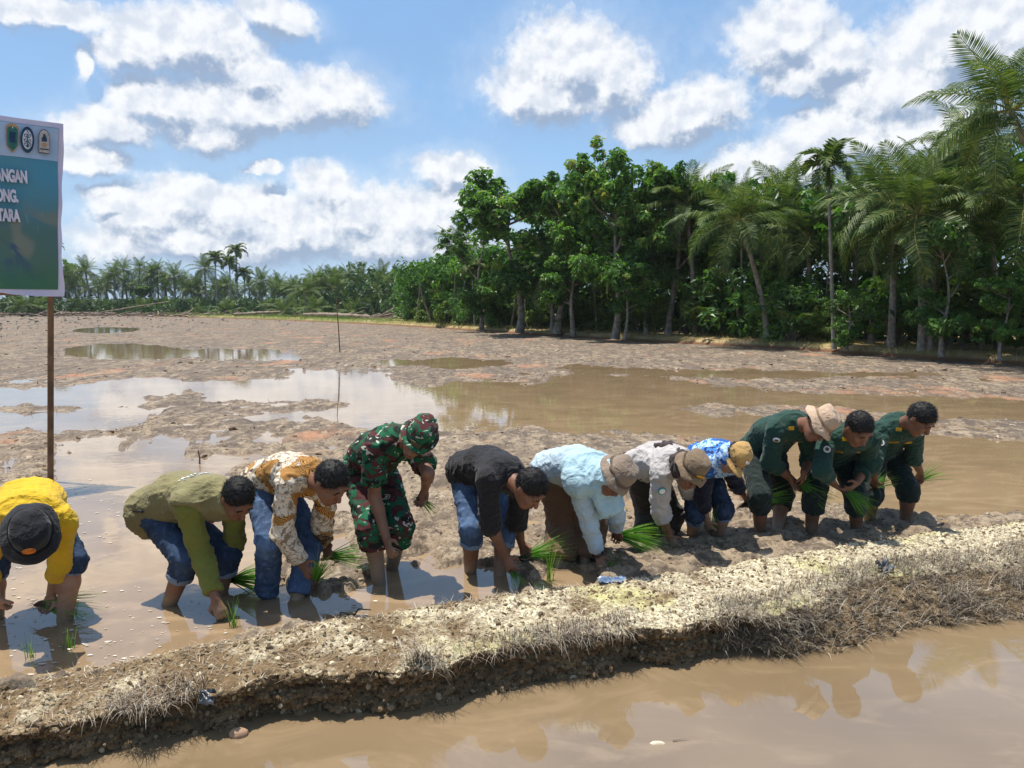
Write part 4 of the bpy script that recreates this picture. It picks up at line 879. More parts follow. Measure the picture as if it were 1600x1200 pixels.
obj("far_wood", mesh_np("far_wood", V, F, False, T), m_leaf_far, kind="stuff", label="dense green undergrowth of the far tree line", category="foliage")
for i in range(40):
    u_ = -.72+.64*i/39+rng.normal(0, .006); Yc = rng.uniform(118, 150) if u_ < -.3 else rng.uniform(98, 125)
    e_ = empty("oil_palm", (u_*Yc, Yc, .1), category="palm tree", group="low palms along the far tree line", label="low spreading palm at the foot of the far tree line, %s from the left" % ordw(i))
    o = obj("crown", PC[i % 3], None, e_); o.location = (0, 0, rng.uniform(.4, 1.5)); o.rotation_euler = (0, 0, rng.uniform(0, 6)); s_ = rng.uniform(.6, .95); o.scale = (s_, s_, s_*.9)
    o2 = obj("trunk", FTR[1], None, e_); o2.scale = (1.3, 1.3, o.location.z/10)
# felled logs and slash in front of the far tree line
m_log = simple("dead_wood", (.33, .26, .20), (.17, .12, .09), 3, .9, .1, 12, .5, .05)
mb = MB()
for i in range(520):
    u_ = rng.uniform(-.78, -.06); Yc = np.interp(u_, [-.8, -.3, -.06], [122, 100, 72])+rng.uniform(0, 9); L = rng.uniform(.4, 2.2); a = rng.normal(0, .8); el_ = rng.normal(.05, .22)
    p = np.array([u_*Yc, Yc, rng.uniform(.2, .45)]); d = np.array([math.cos(a)*math.cos(el_), math.sin(a)*math.cos(el_), math.sin(el_)])*L
    tube(mb, [p, p+d], [rng.uniform(.04, .11)]*2, 5, rng.random())
obj("felled_debris", mb.mesh("felled_debris"), m_log, kind="stuff", label="brown heaps of felled branches below the far tree line", category="debris")
LOGS = [(-.59, 118, 9, .14, .0), (-.54, 115, 11, .10, .16), (-.27, 92, 4.5, .3, .02), (-.24, 90, 5, .32, -.03), (-.11, 76, 4, .22, .05), (-.36, 100, 6, .2, .06)]
for i, (u_, Yc, L, rr, el_) in enumerate(LOGS):
    mb = MB(); tube(mb, [np.array([0, 0, .0]), np.array([L*.5, .3, L*.5*math.sin(el_)+.05]), np.array([L, .2, L*math.sin(el_)])], [rr, rr*.9, rr*.7], 8)
    o = obj("felled_log", mb.mesh("felled_log", True), m_log, label=["long thin pale log lying furthest left below the far palms", "slanting pale log propped on debris below the far palms", "thick pale log lying on the bank in the far middle", "thick brown log beside the pale one in the far middle", "short log near the left corner of the grove", "log lying on debris left of the thick pale one"][i], category="log", group="felled logs on the far bank"); o.location = (u_*Yc, Yc, .5)

# ------------------------------------------------------------------ people: bodies and clothes grown as smooth implicit surfaces
class Field:
    def __init__(s, lo, hi, h):
        s.h = h; s.lo = np.asarray(lo, float); s.n = np.ceil((np.asarray(hi)-s.lo)/h).astype(int)+1
        s.D = np.full(s.n, .5, np.float32)
    def sub(s, lo, hi):
        a = np.clip(np.floor((lo-s.lo)/s.h).astype(int), 0, s.n-1); b = np.clip(np.ceil((hi-s.lo)/s.h).astype(int)+1, 1, s.n)
        if (b <= a).any(): return None, None
        ax = [(s.lo[i]+np.arange(a[i], b[i])*s.h).astype(np.float32) for i in range(3)]
        P = np.stack(np.meshgrid(*ax, indexing='ij'), -1); return tuple(slice(a[i], b[i]) for i in range(3)), P
    def blend(s, sl, d, k):
        a = s.D[sl]
        if k <= 0: s.D[sl] = np.minimum(a, d); return
        h = np.clip(.5+.5*(d-a)/k, 0, 1); s.D[sl] = d*(1-h)+a*h-k*h*(1-h)
    def cone(s, a, b, ra, rb, k=.02, cut=None):
        a, b = np.asarray(a, float), np.asarray(b, float); R = max(ra, rb)+k+2*s.h
        sl, P = s.sub(np.minimum(a, b)-R, np.maximum(a, b)+R)
        if sl is None: return
        ba = b-a; t = np.clip(((P-a)@ba)/(ba@ba+1e-9), 0, 1)
        d = np.linalg.norm(P-a-t[..., None]*ba, axis=-1)-(ra+(rb-ra)*t)
        if cut is not None: d = np.maximum(d, (P-np.asarray(cut[0]))@np.asarray(cut[1]))
        s.blend(sl, d.astype(np.float32), k)
    def ecap(s, a, b, side, wa, wb, da, db, k=.03, cut=None):
        a, b = np.asarray(a, float), np.asarray(b, float); R = max(wa, wb, da, db)+k+2*s.h
        sl, P = s.sub(np.minimum(a, b)-R, np.maximum(a, b)+R)
        if sl is None: return
        ba = b-a; L = np.linalg.norm(ba); axd = ba/(L+1e-9); side = np.asarray(side, float); side = side-axd*(side@axd); side /= np.linalg.norm(side); nr = np.cross(axd, side)
        t = np.clip(((P-a)@axd)/(L+1e-9), 0, 1); r = P-a-t[..., None]*ba
        w = wa+(wb-wa)*t; dd = da+(db-da)*t
        q = np.sqrt(((r@side)/w)**2+((r@nr)/dd)**2+((r@axd)/dd)**2)
        d = (q-1)*np.minimum(w, dd)
        if cut is not None: d = np.maximum(d, (P-np.asarray(cut[0]))@np.asarray(cut[1]))
        s.blend(sl, d.astype(np.float32), k)
    def ell(s, c, axes, rad, k=.01, cut=None, sub=False):
        c = np.asarray(c, float); A = np.asarray(axes, float); R = max(rad)+k+2*s.h
        sl, P = s.sub(c-R, c+R)
        if sl is None: return
        q = (P-c)@A.T/np.asarray(rad); d = (np.linalg.norm(q, axis=-1)-1)*min(rad)
        if cut is not None:
            for p0, nn in cut: d = np.maximum(d, (P-np.asarray(p0))@np.asarray(nn))
        if sub:
            a = s.D[sl]; d2 = -d; h = np.clip(.5-.5*(d2-a)/max(k, 1e-4), 0, 1); s.D[sl] = d2*(1-h)+a*h+k*h*(1-h); return
        s.blend(sl, d.astype(np.float32), k)
    def mesh(s):
        D = s.D; S_ = D < 0; n = s.n
        c = np.zeros(n-1, np.int8); 
        for i in (0, 1):
            for j in (0, 1):
                for k in (0, 1): c += S_[i:n[0]-1+i, j:n[1]-1+j, k:n[2]-1+k]
        act = np.argwhere((c > 0) & (c < 8)); idx = -np.ones(n-1, np.int64); idx[tuple(act.T)] = np.arange(len(act))
        acc = np.zeros((len(act), 3)); cnt = np.zeros(len(act))
        corners = [(i, j, k) for i in (0, 1) for j in (0, 1) for k in (0, 1)]
        for A in corners:
            for ax in range(3):
                if A[ax] == 0:
                    B = list(A); B[ax] = 1
                    da = D[act[:, 0]+A[0], act[:, 1]+A[1], act[:, 2]+A[2]]; db = D[act[:, 0]+B[0], act[:, 1]+B[1], act[:, 2]+B[2]]
                    m = (da < 0) != (db < 0); t = np.where(m, da/(da-db+1e-12), 0)
                    p = np.tile(np.array(A, float), (len(act), 1)); p[:, ax] += t
                    acc[m] += p[m]; cnt[m] += 1
        V = s.lo+(act+acc/cnt[:, None])*s.h
        Fs = []
        for ax in range(3):
            o = [0, 1, 2]; o.remove(ax); u, v = o
            sl0 = [slice(None)]*3; sl1 = [slice(None)]*3; sl0[ax] = slice(0, n[ax]-1); sl1[ax] = slice(1, n[ax])
            a, b = S_[tuple(sl0)], S_[tuple(sl1)]
            e = np.argwhere(a != b); e = e[(e[:, u] > 0) & (e[:, v] > 0) & (e[:, u] < n[u]-1) & (e[:, v] < n[v]-1)]
            if len(e) == 0: continue
            fl = a[tuple(e.T)]
            q = []
            for du, dv in ((1, 1), (0, 1), (0, 0), (1, 0)):
                w = e.copy(); w[:, u] -= du; w[:, v] -= dv; q.append(idx[tuple(w.T)])
            q = np.stack(q, -1); flip = fl if ax != 1 else ~fl
            q[~flip] = q[~flip][:, ::-1]; Fs.append(q)
        return V, np.concatenate(Fs)
def vert_normals(V, F):
    fn = np.cross(V[F[:, 2]]-V[F[:, 0]], V[F[:, 3]]-V[F[:, 1]]); N = np.zeros_like(V)
    for i in range(4): np.add.at(N, F[:, i], fn)
    return N/(np.linalg.norm(N, axis=1)[:, None]+1e-9)
def relax(V, F, it=1):
    for _ in range(it):
        A = np.zeros_like(V); C_ = np.zeros(len(V))
        for i in range(4):
            np.add.at(A, F[:, i], V[F[:, (i+1) % 4]]); np.add.at(C_, F[:, i], 1)
        V = V*.5+.5*A/np.maximum(C_, 1)[:, None]
    return V
def finish(name, fld, mat, parent, folds=0.0, seed=0, fs=(14, 14, 7), sm=1, fine=0.0):
    V, F = fld.mesh()
    if len(V) == 0: return None
    V = relax(V, F, sm)
    if folds or fine:
        N = vert_normals(V, F); wv = np.stack([vnoise3(V*7+i*13, seed+i) for i in range(3)], -1)-.5
        a = vnoise3(V*np.array(fs)+wv*2.2, seed+5); rid = 1-np.abs(2*a-1); rid = rid**4
        b = vnoise3(V*np.array(fs)*2.3+wv*3+7, seed+6); rid2 = (1-np.abs(2*b-1))**3
        V = V+N*((rid-.2)*folds*.75+(rid2-.2)*folds*.5+(vnoise3(V*60, seed+8)-.5)*fine)[:, None]
    return obj(name, mesh_np(name, V, F, True), mat, parent)
def U(v): v = np.asarray(v, float); return v/np.linalg.norm(v)

m_skin = simple("tan_skin", (.205, .095, .056), (.165, .075, .044), 9, .5, .35, 140, .12, .002)
m_skin_l = simple("light_skin", (.34, .185, .12), (.28, .145, .09), 9, .5, .35, 140, .12, .002)
m_hair = simple("black_hair", (.006, .0055, .0055), (.013, .012, .012), 60, .5, .22, 260, .6, .004)
m_dark = simple("dark_eye", (.01, .008, .007), None, 5, .25, .5)
m_lip = simple("lips", (.20, .075, .06), None, 20, .5, .3)
m_teeth = simple("teeth", (.7, .66, .6), None, 20, .4, .4)
m_black = simple("black_strap", (.012, .012, .014), None, 20, .5, .4)
def muddy(name, base, mud=(.25, .18, .12), z0=.0, z1=.14):
    """skin with drying mud up the shins"""
    m, t, b = pbsdf(name, .55, .3); co = coords(t); z = t.xyz(co)[2]; nz = t.noise(co, 14, 5, .65)
    k_ = t.math('ADD', z, t.math('MULTIPLY', t.math('SUBTRACT', nz.outputs[0], .5), .16))
    c_ = t.mix(t.step(t.noise(co, 9, 4).outputs[0], .4, .6), base, tuple(x*.8 for x in base))
    t.l(t.mix(t.step(k_, z0, z1), mud, c_), b.inputs['Base Color']); bump(t, b, nz.outputs[0], .3, .004); return m
def denim(name, c1, c2, fade=.55):
    m, t, b = pbsdf(name, .85, .2); co = coords(t)
    n1 = t.noise(co, 5, 4, .6); n2 = t.noise(t.vm('MULTIPLY', co, (1, 1, .35)), 38, 3, .6)
    c_ = t.mix(t.step(n1.outputs[0], .38, .68), c1, c2); c_ = t.mix(t.math('MULTIPLY', t.step(n2.outputs[0], .5, .75), fade), c_, tuple(min(1, x*1.9+.04) for x in c2))
    t.l(c_, b.inputs['Base Color']); bump(t, b, n2.outputs[0], .3, .006); return m
def camo(name, s0=1.0):
    m, t, b = pbsdf(name, .85, .2); co = coords(t); sc_ = t.vm('MULTIPLY', co, (s0, s0, 1.5*s0))
    c_ = t.mix(t.step(t.noise(sc_, 10.5, 2, .5, .6).outputs[0], .50, .52), (.012, .10, .047), (.075, .024, .024))
    c_ = t.mix(t.step(t.noise(t.vm('ADD', sc_, (3, 7, 1)), 12, 2, .5, .8).outputs[0], .56, .58), c_, (.014, .016, .014))
    c_ = t.mix(t.step(t.noise(t.vm('ADD', sc_, (9, 1, 4)), 15, 2, .5, 1.2).outputs[0], .625, .64), c_, (.46, .46, .38))
    c_ = t.mix(t.step(t.noise(t.vm('ADD', sc_, (5, 5, 9)), 8, 2, .5, .6).outputs[0], .60, .62), c_, (.02, .06, .035))
    t.l(c_, b.inputs['Base Color']); bump(t, b, t.noise(co, 22, 3).outputs[0], .3, .008); return m
def batik(name, pal, sc=1.0):
    m, t, b = pbsdf(name, .8, .2); co = coords(t)
    w = t.noise(co, 6*sc, 3, .5); cw = t.vm('ADD', co, t.vm('SCALE', w.outputs['Color'], None)); 
    cw.node.inputs[1].default_value = (0, 0, 0)
    sn = t.n('ShaderNodeVectorMath', operation='SCALE'); t.l(w.outputs['Color'], sn.inputs[0]); sn.inputs[3].default_value = .16
    cw = t.vm('ADD', co, sn.outputs[0])
    reg = t.noise(co, 7.5*sc, 2, .4, .5); st = t.n('ShaderNodeTexWave', wave_type='BANDS', bands_direction='DIAGONAL'); t.l(cw, st.inputs[0]); st.inputs['Scale'].default_value = 42*sc; st.inputs['Distortion'].default_value = 3.5; st.inputs['Detail'].default_value = 2
    v = t.voro(cw, 20*sc, 'DISTANCE_TO_EDGE'); fl = t.noise(cw, 30*sc, 3, .6)
    stripes = t.mix(t.step(st.outputs['Fac'], .25, .6), pal[2], pal[1])
    ground = t.mix(t.step(fl.outputs[0], .53, .58), pal[0], pal[3])
    ground = t.mix(t.step(v.outputs[0], .035, .015), ground, pal[3])
    c_ = t.mix(t.step(reg.outputs[0], .53, .55), ground, stripes)
    dk = t.noise(t.vm('ADD', co, (4, 4, 4)), 6*sc, 2, .5, .5); c_ = t.mix(t.step(dk.outputs[0], .60, .63), c_, t.mix(t.step(fl.outputs[0], .45, .55), pal[2], pal[3]))
    t.l(c_, b.inputs['Base Color']); bump(t, b, t.noise(co, 22, 3).outputs[0], .25, .008); return m
def cloth(name, c, var=.86, rough=.85, bst=.35):
    m, t, b = pbsdf(name, rough, .18); co = coords(t); b.inputs['Sheen Weight'].default_value = .12
    t.l(t.mix(t.step(t.noise(co, 6, 4).outputs[0], .35, .65), c, tuple(x*var for x in c)), b.inputs['Base Color'])
    def crease(sc_, d_):
        n_ = t.noise(t.vm('MULTIPLY', co, (1, 1, 1.3)), sc_, 2, .5, d_).outputs[0]
        return t.math('POWER', t.math('SUBTRACT', 1.0, t.math('ABSOLUTE', t.math('MULTIPLY_ADD', n_, 2.0, -1.0))), 5.0)
    h = t.math('ADD', crease(9, .9), t.math('MULTIPLY', crease(21, .7), .45)); h = t.math('MULTIPLY_ADD', t.noise(co, 60, 3).outputs[0], .12, h)
    bump(t, b, h, .38, .012); return m
CL = dict(
 yellow=cloth("yellow_cotton", (.62, .39, .018)), olive=cloth("olive_jersey", (.17, .175, .035)), vest=cloth("khaki_vest", (.215, .19, .088)),
 blackshirt=cloth("black_linen", (.018, .017, .019)), paleblue=cloth("pale_blue_cotton", (.40, .50, .57)), hijab=cloth("pale_blue_hijab", (.36, .52, .585), .9),
 brown=cloth("brown_trousers", (.135, .078, .048)), greyshirt=cloth("pale_grey_cotton", (.45, .42, .40)), darktr=cloth("dark_olive_trousers", (.032, .027, .02)),
 navy=cloth("navy_jersey", (.012, .012, .026)), green=cloth("dark_green_uniform", (.016, .052, .038), .8), greentr=cloth("green_black_trousers", (.013, .022, .019)),
 taupe=cloth("taupe_cap", (.23, .175, .13)), khakihat=cloth("brown_cap", (.19, .135, .085)), tancap=cloth("tan_cap", (.44, .275, .10)), beige=cloth("beige_hat", (.50, .36, .25)),
 blackhat=cloth("black_hat", (.018, .018, .021)), scarf=cloth("dark_brown_scarf", (.045, .032, .03)),
 jeans=denim("blue_denim", (.022, .038, .072), (.036, .062, .115), .35), jeansl=denim("faded_denim", (.035, .062, .12), (.085, .14, .245), .35), jeansd=denim("dark_denim", (.018, .026, .05), (.045, .075, .13), .35),
 cuff=cloth("denim_cuff", (.17, .22, .29)), camo=camo("woodland_camouflage"), camohat=camo("camouflage_hat", 1.25),
 batik=batik("brown_batik", [(.60, .53, .42), (.52, .25, .06), (.055, .035, .02), (.22, .17, .12)]), bluebatik=batik("blue_batik", [(.42, .55, .68), (.03, .14, .48), (.012, .03, .11), (.06, .22, .60)], 1.1))
m_shin = muddy("muddy_skin", (.205, .095, .056)); m_shin_l = muddy("muddy_light_skin", (.34, .19, .125)); m_shin_g = muddy("mud_caked_skin", (.235, .12, .075), (.21, .165, .125), .05, .36)
m_white = simple("white_print", (.75, .75, .74), None, 5, .7, .2); m_gold = simple("yellow_embroidery", (.55, .30, .02), None, 30, .7, .2)
m_teal = simple("teal_badge", (.05, .28, .33), None, 5, .7, .2); m_orange = simple("orange_badge", (.60, .20, .03), (.35, .1, .02), 60, .7, .2); m_red = simple("red_badge", (.4, .02, .02), None, 5, .6, .3)
m_olivepatch = simple("olive_patch", (.085, .08, .04), None, 30, .8, .2)

def disc_on(name, c, nrm_, r, mat, parent, rx=1.0, th=.004, roll=0.0, upref=None):
    """a thin sewn-on badge"""
    nrm_ = U(nrm_); a = np.array([0, 0, 1.]) if upref is None else np.asarray(upref, float); x = U(np.cross(a, nrm_)); y = np.cross(nrm_, x); k = 20; tt_ = np.arange(k)/k*6.2832
    if rx > 1.5:   # rectangular
        q = np.array([(-rx, -1), (rx, -1), (rx, 1), (-rx, 1)])*r
    else: q = np.stack([np.cos(tt_)*rx, np.sin(tt_)], -1)*r
    q = np.stack([q[:, 0]*math.cos(roll)-q[:, 1]*math.sin(roll), q[:, 0]*math.sin(roll)+q[:, 1]*math.cos(roll)], -1)
    k = len(q); A = c+q[:, :1]*x+q[:, 1:]*y-nrm_*th; B = c+q[:, :1]*x+q[:, 1:]*y+nrm_*th
    mb = MB(); mb.add(np.concatenate([A, B]), [(i, (i+1) % k, (i+1) % k+k, i+k) for i in range(k)]); mb.add(np.concatenate([B, [B.mean(0)]]), [(i, (i+1) % k, k) for i in range(k)])
    return obj(name, mb.mesh(name), mat, parent)

def person(key, label, spec):
    D = PEOPLE[key]; J = {k: np.array(v) for k, v in D['j'].items()}; sc = D['sc']; base = np.array(D['base']); sd_ = sum(map(ord, key))*7
    root = empty("person", base, label=label, category="person", group="people planting rice in the paddy")
    side_c = U(J['sR']-J['sL']); side_p = U(J['hpR']-J['hpL']); spine = U(J['che']-J['pel'])
    back = np.cross(side_c, spine); back = U(back)
    if back[2] < 0: back = -back
    mid = (J['pel']+J['che'])/2+back*.045*sc
    # hips and shoulders symmetrical about the spine, mostly where measured
    for a, sg in (('R', 1), ('L', -1)):
        J['s'+a] = J['s'+a]*.6+.4*(J['che']+side_c*.17*sc*sg); J['hp'+a] = J['hp'+a]*.5+.5*(J['pel']+side_p*.09*sc*sg)
    ha, hp = math.radians(spec['haz']), math.radians(spec['hpit']); hd = np.array([math.cos(ha), -math.sin(ha), 0])
    fw = hd*math.cos(hp)-np.array([0, 0, 1])*math.sin(hp); up = hd*math.sin(hp)+np.array([0, 0, 1])*math.cos(hp)
    if 'fw' in spec:
        up = U(spec['up']); fw = np.array(spec['fw'], float); fw = U(fw-up*(fw@up))
    roll = math.radians(spec.get('roll', 0)); sdv = np.cross(fw, up); up = up*math.cos(roll)+sdv*math.sin(roll); sdv = np.cross(fw, up); HA = np.array([sdv, fw, up]); hc = J['head']
    def hl(s, f, u): return hc+(sdv*s+fw*f+up*u)*hs
    hs = sc*1.04
    allp = np.array(list(J.values())); lo = allp.min(0)-.24; hi = allp.max(0)+.24; lo[2] = max(lo[2], -.14)
    skin, shin = spec.get('skin', m_skin), spec.get('shin', m_shin)
    # ---------------- body, one continuous surface
    B = Field(lo, hi, .0088)
    B.ecap(J['pel']+spine*.03, mid, side_p, .135*sc, .12*sc, .085*sc, .085*sc, .04); B.ecap(mid, J['che'], side_c, .125*sc, .145*sc, .09*sc, .10*sc, .04)
    for a in 'RL':
        B.cone(J['s'+a], J['e'+a], .050*sc, .040*sc, .03); el2 = J['e'+a]+(J['w'+a]-J['e'+a])*.3
        B.cone(J['e'+a], el2, .040*sc, .040*sc, .015); B.cone(el2, J['w'+a], .040*sc, .027*sc, .015)
        an = J['a'+a].copy(); dn = U(an-J['k'+a]); an2 = an+dn*.10
        B.cone(J['hp'+a], J['k'+a], .080*sc, .056*sc, .03); cf = J['k'+a]+(an-J['k'+a])*.35
        B.cone(J['k'+a], cf, .054*sc, .057*sc, .02); B.cone(cf, an2, .057*sc, .036*sc, .02)
        # hand: palm, four curled fingers, thumb
        d = U(J['h'+a]-J['w'+a]); inn = U((J['w'+('L' if a == 'R' else 'R')]-J['w'+a])*np.array([1, 1, .2])+np.array([0, 0, -.02])); nn = inn-d*(inn@d); nn = U(nn); ss_ = np.cross(d, nn); sg = 1
        if ss_ @ np.array([0, -1, .3]) < 0: ss_ = -ss_
        pw_ = J['w'+a]; pe = pw_+d*.082*sc
        B.ecap(pw_+d*.012, pe, ss_, .026*sc, .040*sc, .019*sc, .015*sc, .012)
        for q, (o_, l_) in enumerate(((-.031, .058), (-.0105, .072), (.0105, .076), (.031, .066))):
            r0 = pe+ss_*o_*sc; curl = spec.get('curl', .75)
            k1 = r0+(d*.85+nn*.45*curl)*l_*.45*sc; k2 = k1+(d*.35+nn*.95*curl)*l_*.4*sc; k3 = k2+(nn*.75*curl-d*.25*curl)*l_*.33*sc
            B.cone(r0, k1, .0098*sc, .0092*sc, .004); B.cone(k1, k2, .0092*sc, .0085*sc, .003); B.cone(k2, k3, .0085*sc, .0075*sc, .003)
        tb = pw_+d*.026*sc+ss_*.03*sc; t1 = tb+(d*.55+ss_*.55+nn*.45)*.045*sc; t2 = t1+(d*.8+nn*.5-ss_*.1)*.034*sc
        B.cone(tb, t1, .0135*sc, .0115*sc, .008); B.cone(t1, t2, .0115*sc, .009*sc, .004)
        # foot pointing the way the body faces
        fa = math.radians(D['az']); toe = an2+np.array([math.cos(fa), -math.sin(fa), 0])*.16; B.cone(an2, toe, .04, .03, .02)
    B.cone(J['che']+spine*.02, hl(0, -.03, -.055), .060*sc, .052*sc, .035)
    B.ell(hl(0, -.008, .02), HA, np.array([.073, .092, .095])*hs, .02)
    B.ell(hl(0, .028, -.05), HA, np.array([.056, .064, .072])*hs, .03); B.ell(hl(0, .062, -.098), HA, np.array([.028, .026, .024])*hs, .025)
    for sg in (-1, 1):
        B.ell(hl(sg*.036, .070, -.030), HA, np.array([.024, .022, .026])*hs, .015)
        B.ell(hl(sg*.074, -.008, -.012), HA, np.array([.011, .021, .033])*hs, .006)
        B.ell(hl(sg*.031, .097, .004), HA, np.array([.019, .016, .013])*hs, .008, sub=True)
    B.cone(hl(-.04, .080, .022), hl(.04, .080, .022), .016*hs, .016*hs, .012); B.cone(hl(0, .090, .008), hl(0, .112, -.034), .010*hs, .0155*hs, .008)
    B.ecap(hl(-.02, .088, -.066), hl(.02, .088, -.066), up, .012*hs, .012*hs, .012*hs, .012*hs, .008)
    body = finish("body", B, shin, root, 0, sd_, sm=1)
    body["label"] = "skin, muddy towards the feet"
    if not spec.get('noface'):
        for sg in (-1, 1):
            for nm, pos_, rad_, mt in (("eye", (sg*.031, .0845, .002), (.012, .008, .006), m_dark), ("eyebrow", (sg*.032, .0945, .024), (.019, .006, .0042), m_hair)):
                E_ = Field(hl(*pos_)-.03, hl(*pos_)+.03, .003); E_.ell(hl(*pos_), HA, np.array(rad_)*hs, 0); finish(nm, E_, mt, root, sm=0)
        E_ = Field(hl(0, .1, -.068)-.04, hl(0, .1, -.068)+.04, .003); E_.ell(hl(0, .098, -.067), HA, np.array([.023, .007, .0055])*hs, 0); finish("mouth", E_, spec.get('mouth', m_lip), root, sm=0)
    # ---------------- trousers
    T = Field(lo, hi, .011); tr = spec['tr']; infl = tr.get('infl', .014)
    hipj = J['pel']+spine*.10
    T.ecap(J['pel']+spine*.005, hipj, side_p, .15*sc, .145*sc, .108*sc, .105*sc, .05)
    for a in 'RL':
        hem = J['k'+a]+(J['a'+a]-J['k'+a])*tr['hem']; dn = U(J['a'+a]-J['k'+a]); fl = tr.get('flare', .0)
        T.cone(J['hp'+a], J['k'+a], (.085+infl)*sc, (.062+infl+fl*.4)*sc, .035)
        T.cone(J['k'+a], hem+dn*.05, (.062+infl+fl*.4)*sc, (.056+infl+fl)*sc, .03, cut=(hem, dn))
    if 'skirt' in tr:
        T.ecap((J['hpR']+J['hpL'])/2, (J['kR']+J['kL'])/2, side_p, .16*sc, .2*sc, .12*sc, .14*sc, .05); hm = (J['kR']+J['kL'])/2*.45+(J['aR']+J['aL'])/2*.55
        T.ecap((J['kR']+J['kL'])/2, hm+np.array([0, 0, -.05]), side_p, .2*sc, .2*sc, .14*sc, .15*sc, .03, cut=(hm, np.array([0, 0, -1])))
    tro = finish("trousers", T, CL[tr['m']], root, tr.get('fold', .012), sd_+1, (13, 13, 16))
    if tr.get('cuff'):
        for a in 'RL':
            hem = J['k'+a]+(J['a'+a]-J['k'+a])*tr['hem']; dn = U(J['a'+a]-J['k'+a]); r_ = (.064+infl)*sc
            Cf = Field(hem-.14, hem+.14, .008); Cf.cone(hem-dn*.10, hem+dn*.10, r_, r_, 0, cut=(hem+dn*.012, dn)); q_, P_ = Cf.sub(hem-.14, hem+.14); Cf.D[q_] = np.maximum(Cf.D[q_], (P_-(hem-dn*.028))@(-dn))
            finish("cuff", Cf, CL['cuff'], tro, .004, sd_+2)
    # ---------------- shirt
    Sx_ = Field(lo, hi, .010); sh = spec['sh']; inf = sh.get('infl', .02); hem0 = J['pel']-spine*(sh.get('tail', .03)*.5)
    g_ = np.array([0, 0, -1])*sh.get('sag', .018)
    Sx_.ecap(hem0, mid, side_p, (.155+inf)*sc, (.135+inf)*sc, (.115+inf)*sc, (.095+inf)*sc, .05, cut=(hem0-spine*.015, -spine))
    Sx_.ecap(hem0+g_+spine*.03, mid+g_*1.3, side_p, (.14+inf)*sc, (.125+inf)*sc, (.105+inf)*sc, (.09+inf)*sc, .05, cut=(hem0-spine*.015, -spine))
    Sx_.ecap(mid, J['che']+spine*.02, side_c, (.135+inf)*sc, (.142+inf*.7)*sc, (.095+inf)*sc, (.10+inf*.7)*sc, .05)
    Sx_.cone(J['che']+spine*.03, hl(0, -.035, -.085), .080*sc, .060*sc, .02, cut=(hl(0, -.02, -.085)*.3+(J['che']+spine*.03)*.7, U(hl(0, -.035, -.08)-J['che'])))
    for a in 'RL':
        f_ = sh['sl']; s0, e0, w0 = J['s'+a], J['e'+a], J['w'+a]; ex = sh.get('loose', .0)
        Sx_.cone(J['che'], s0, .085*sc, .066*sc, .05)
        if f_ <= 1:
            hm = s0+(e0-s0)*f_; dn = U(e0-s0); Sx_.cone(s0, hm+dn*.05, (.062+inf*.35)*sc, (.058+inf*.4+ex)*sc, .03, cut=(hm, dn))
        else:
            hm = e0+(w0-e0)*(f_-1); dn = U(w0-e0); Sx_.cone(s0, e0, (.060+inf*.35)*sc, (.052+inf*.25+ex)*sc, .03); Sx_.cone(e0, hm+dn*.04, (.052+inf*.25+ex)*sc, (.040+inf*.2+ex)*sc, .02, cut=(hm, dn))
    shirt = finish("shirt", Sx_, CL[sh['m']], root, sh.get('fold', .014), sd_+3, (11, 11, 15))
    if spec.get('collar'):
        nb_ = J['che']+spine*.045*sc; ne = hl(0, -.035, -.09); nd = U(ne-nb_); Cr = Field(nb_-.16, nb_+.16, .007)
        Cr.cone(nb_-nd*.03, nb_+nd*.07, .088*sc, .076*sc, 0, cut=(nb_+nd*.052*sc, nd)); q_, P_ = Cr.sub(nb_-.16, nb_+.16); Cr.D[q_] = np.maximum(Cr.D[q_], (P_-nb_)@(-nd))
        finish("collar", Cr, CL[sh['m']], shirt, .008, sd_+9)
    ctx = dict(J=J, root=root, hl=hl, HA=HA, hc=hc, fw=fw, up=up, sdv=sdv, hs=hs, sc=sc, lo=lo, hi=hi, mid=mid, spine=spine, back=back, side_c=side_c, side_p=side_p, shirt=shirt, sd=sd_)
    # ---------------- hair
    if spec.get('hair', True):
        Hf = Field(hc-.19, hc+.19, .0075); nA = U(fw*.72-up*.69)
        Hf.ell(hl(0, -.010, .024), HA, np.array([.0805, .0995, .1025])*hs, .0, cut=[(hl(0, .0, -.012), U(fw*.55-up*.83)), (hl(0, -.05, -.076), U(-up*.9-fw*.25))]); Hf.ell(hl(0, .092, -.030), HA, np.array([.068, .070, .088])*hs, .008, sub=True)
        if False and spec.get('hair') == 'full': Hf.ell(hl(0, .03, .08), HA, np.array([.066, .058, .04])*hs, .02, cut=[(hl(0, .062, .056), nA)])
        hair = finish("hair", Hf, m_hair, root, .004, sd_+4, (60, 60, 60), 1, .007)
        if hair:   # short strands that break up the outline
            me = hair.data; v = np.empty(len(me.vertices)*3, np.float32); me.vertices.foreach_get('co', v); v = v.reshape(-1, 3); nv = np.empty_like(v).ravel(); me.vertices.foreach_get('normal', nv); nv = nv.reshape(-1, 3)
            r_ = np.random.default_rng(sd_); keep = (np.einsum('ij,ij->i', v-hl(0, -.01, .02), nv) > .03); ii = np.nonzero(keep)[0]; ii = ii[r_.integers(0, len(ii), 2600)]
            p0 = v[ii]+r_.normal(0, .003, (2600, 3)); dd = nv[ii]*.55+fw*.45-up*.12+r_.normal(0, .35, (2600, 3)); dd /= np.linalg.norm(dd, axis=1)[:, None]; ln = r_.uniform(.007, .020, (2600, 1))
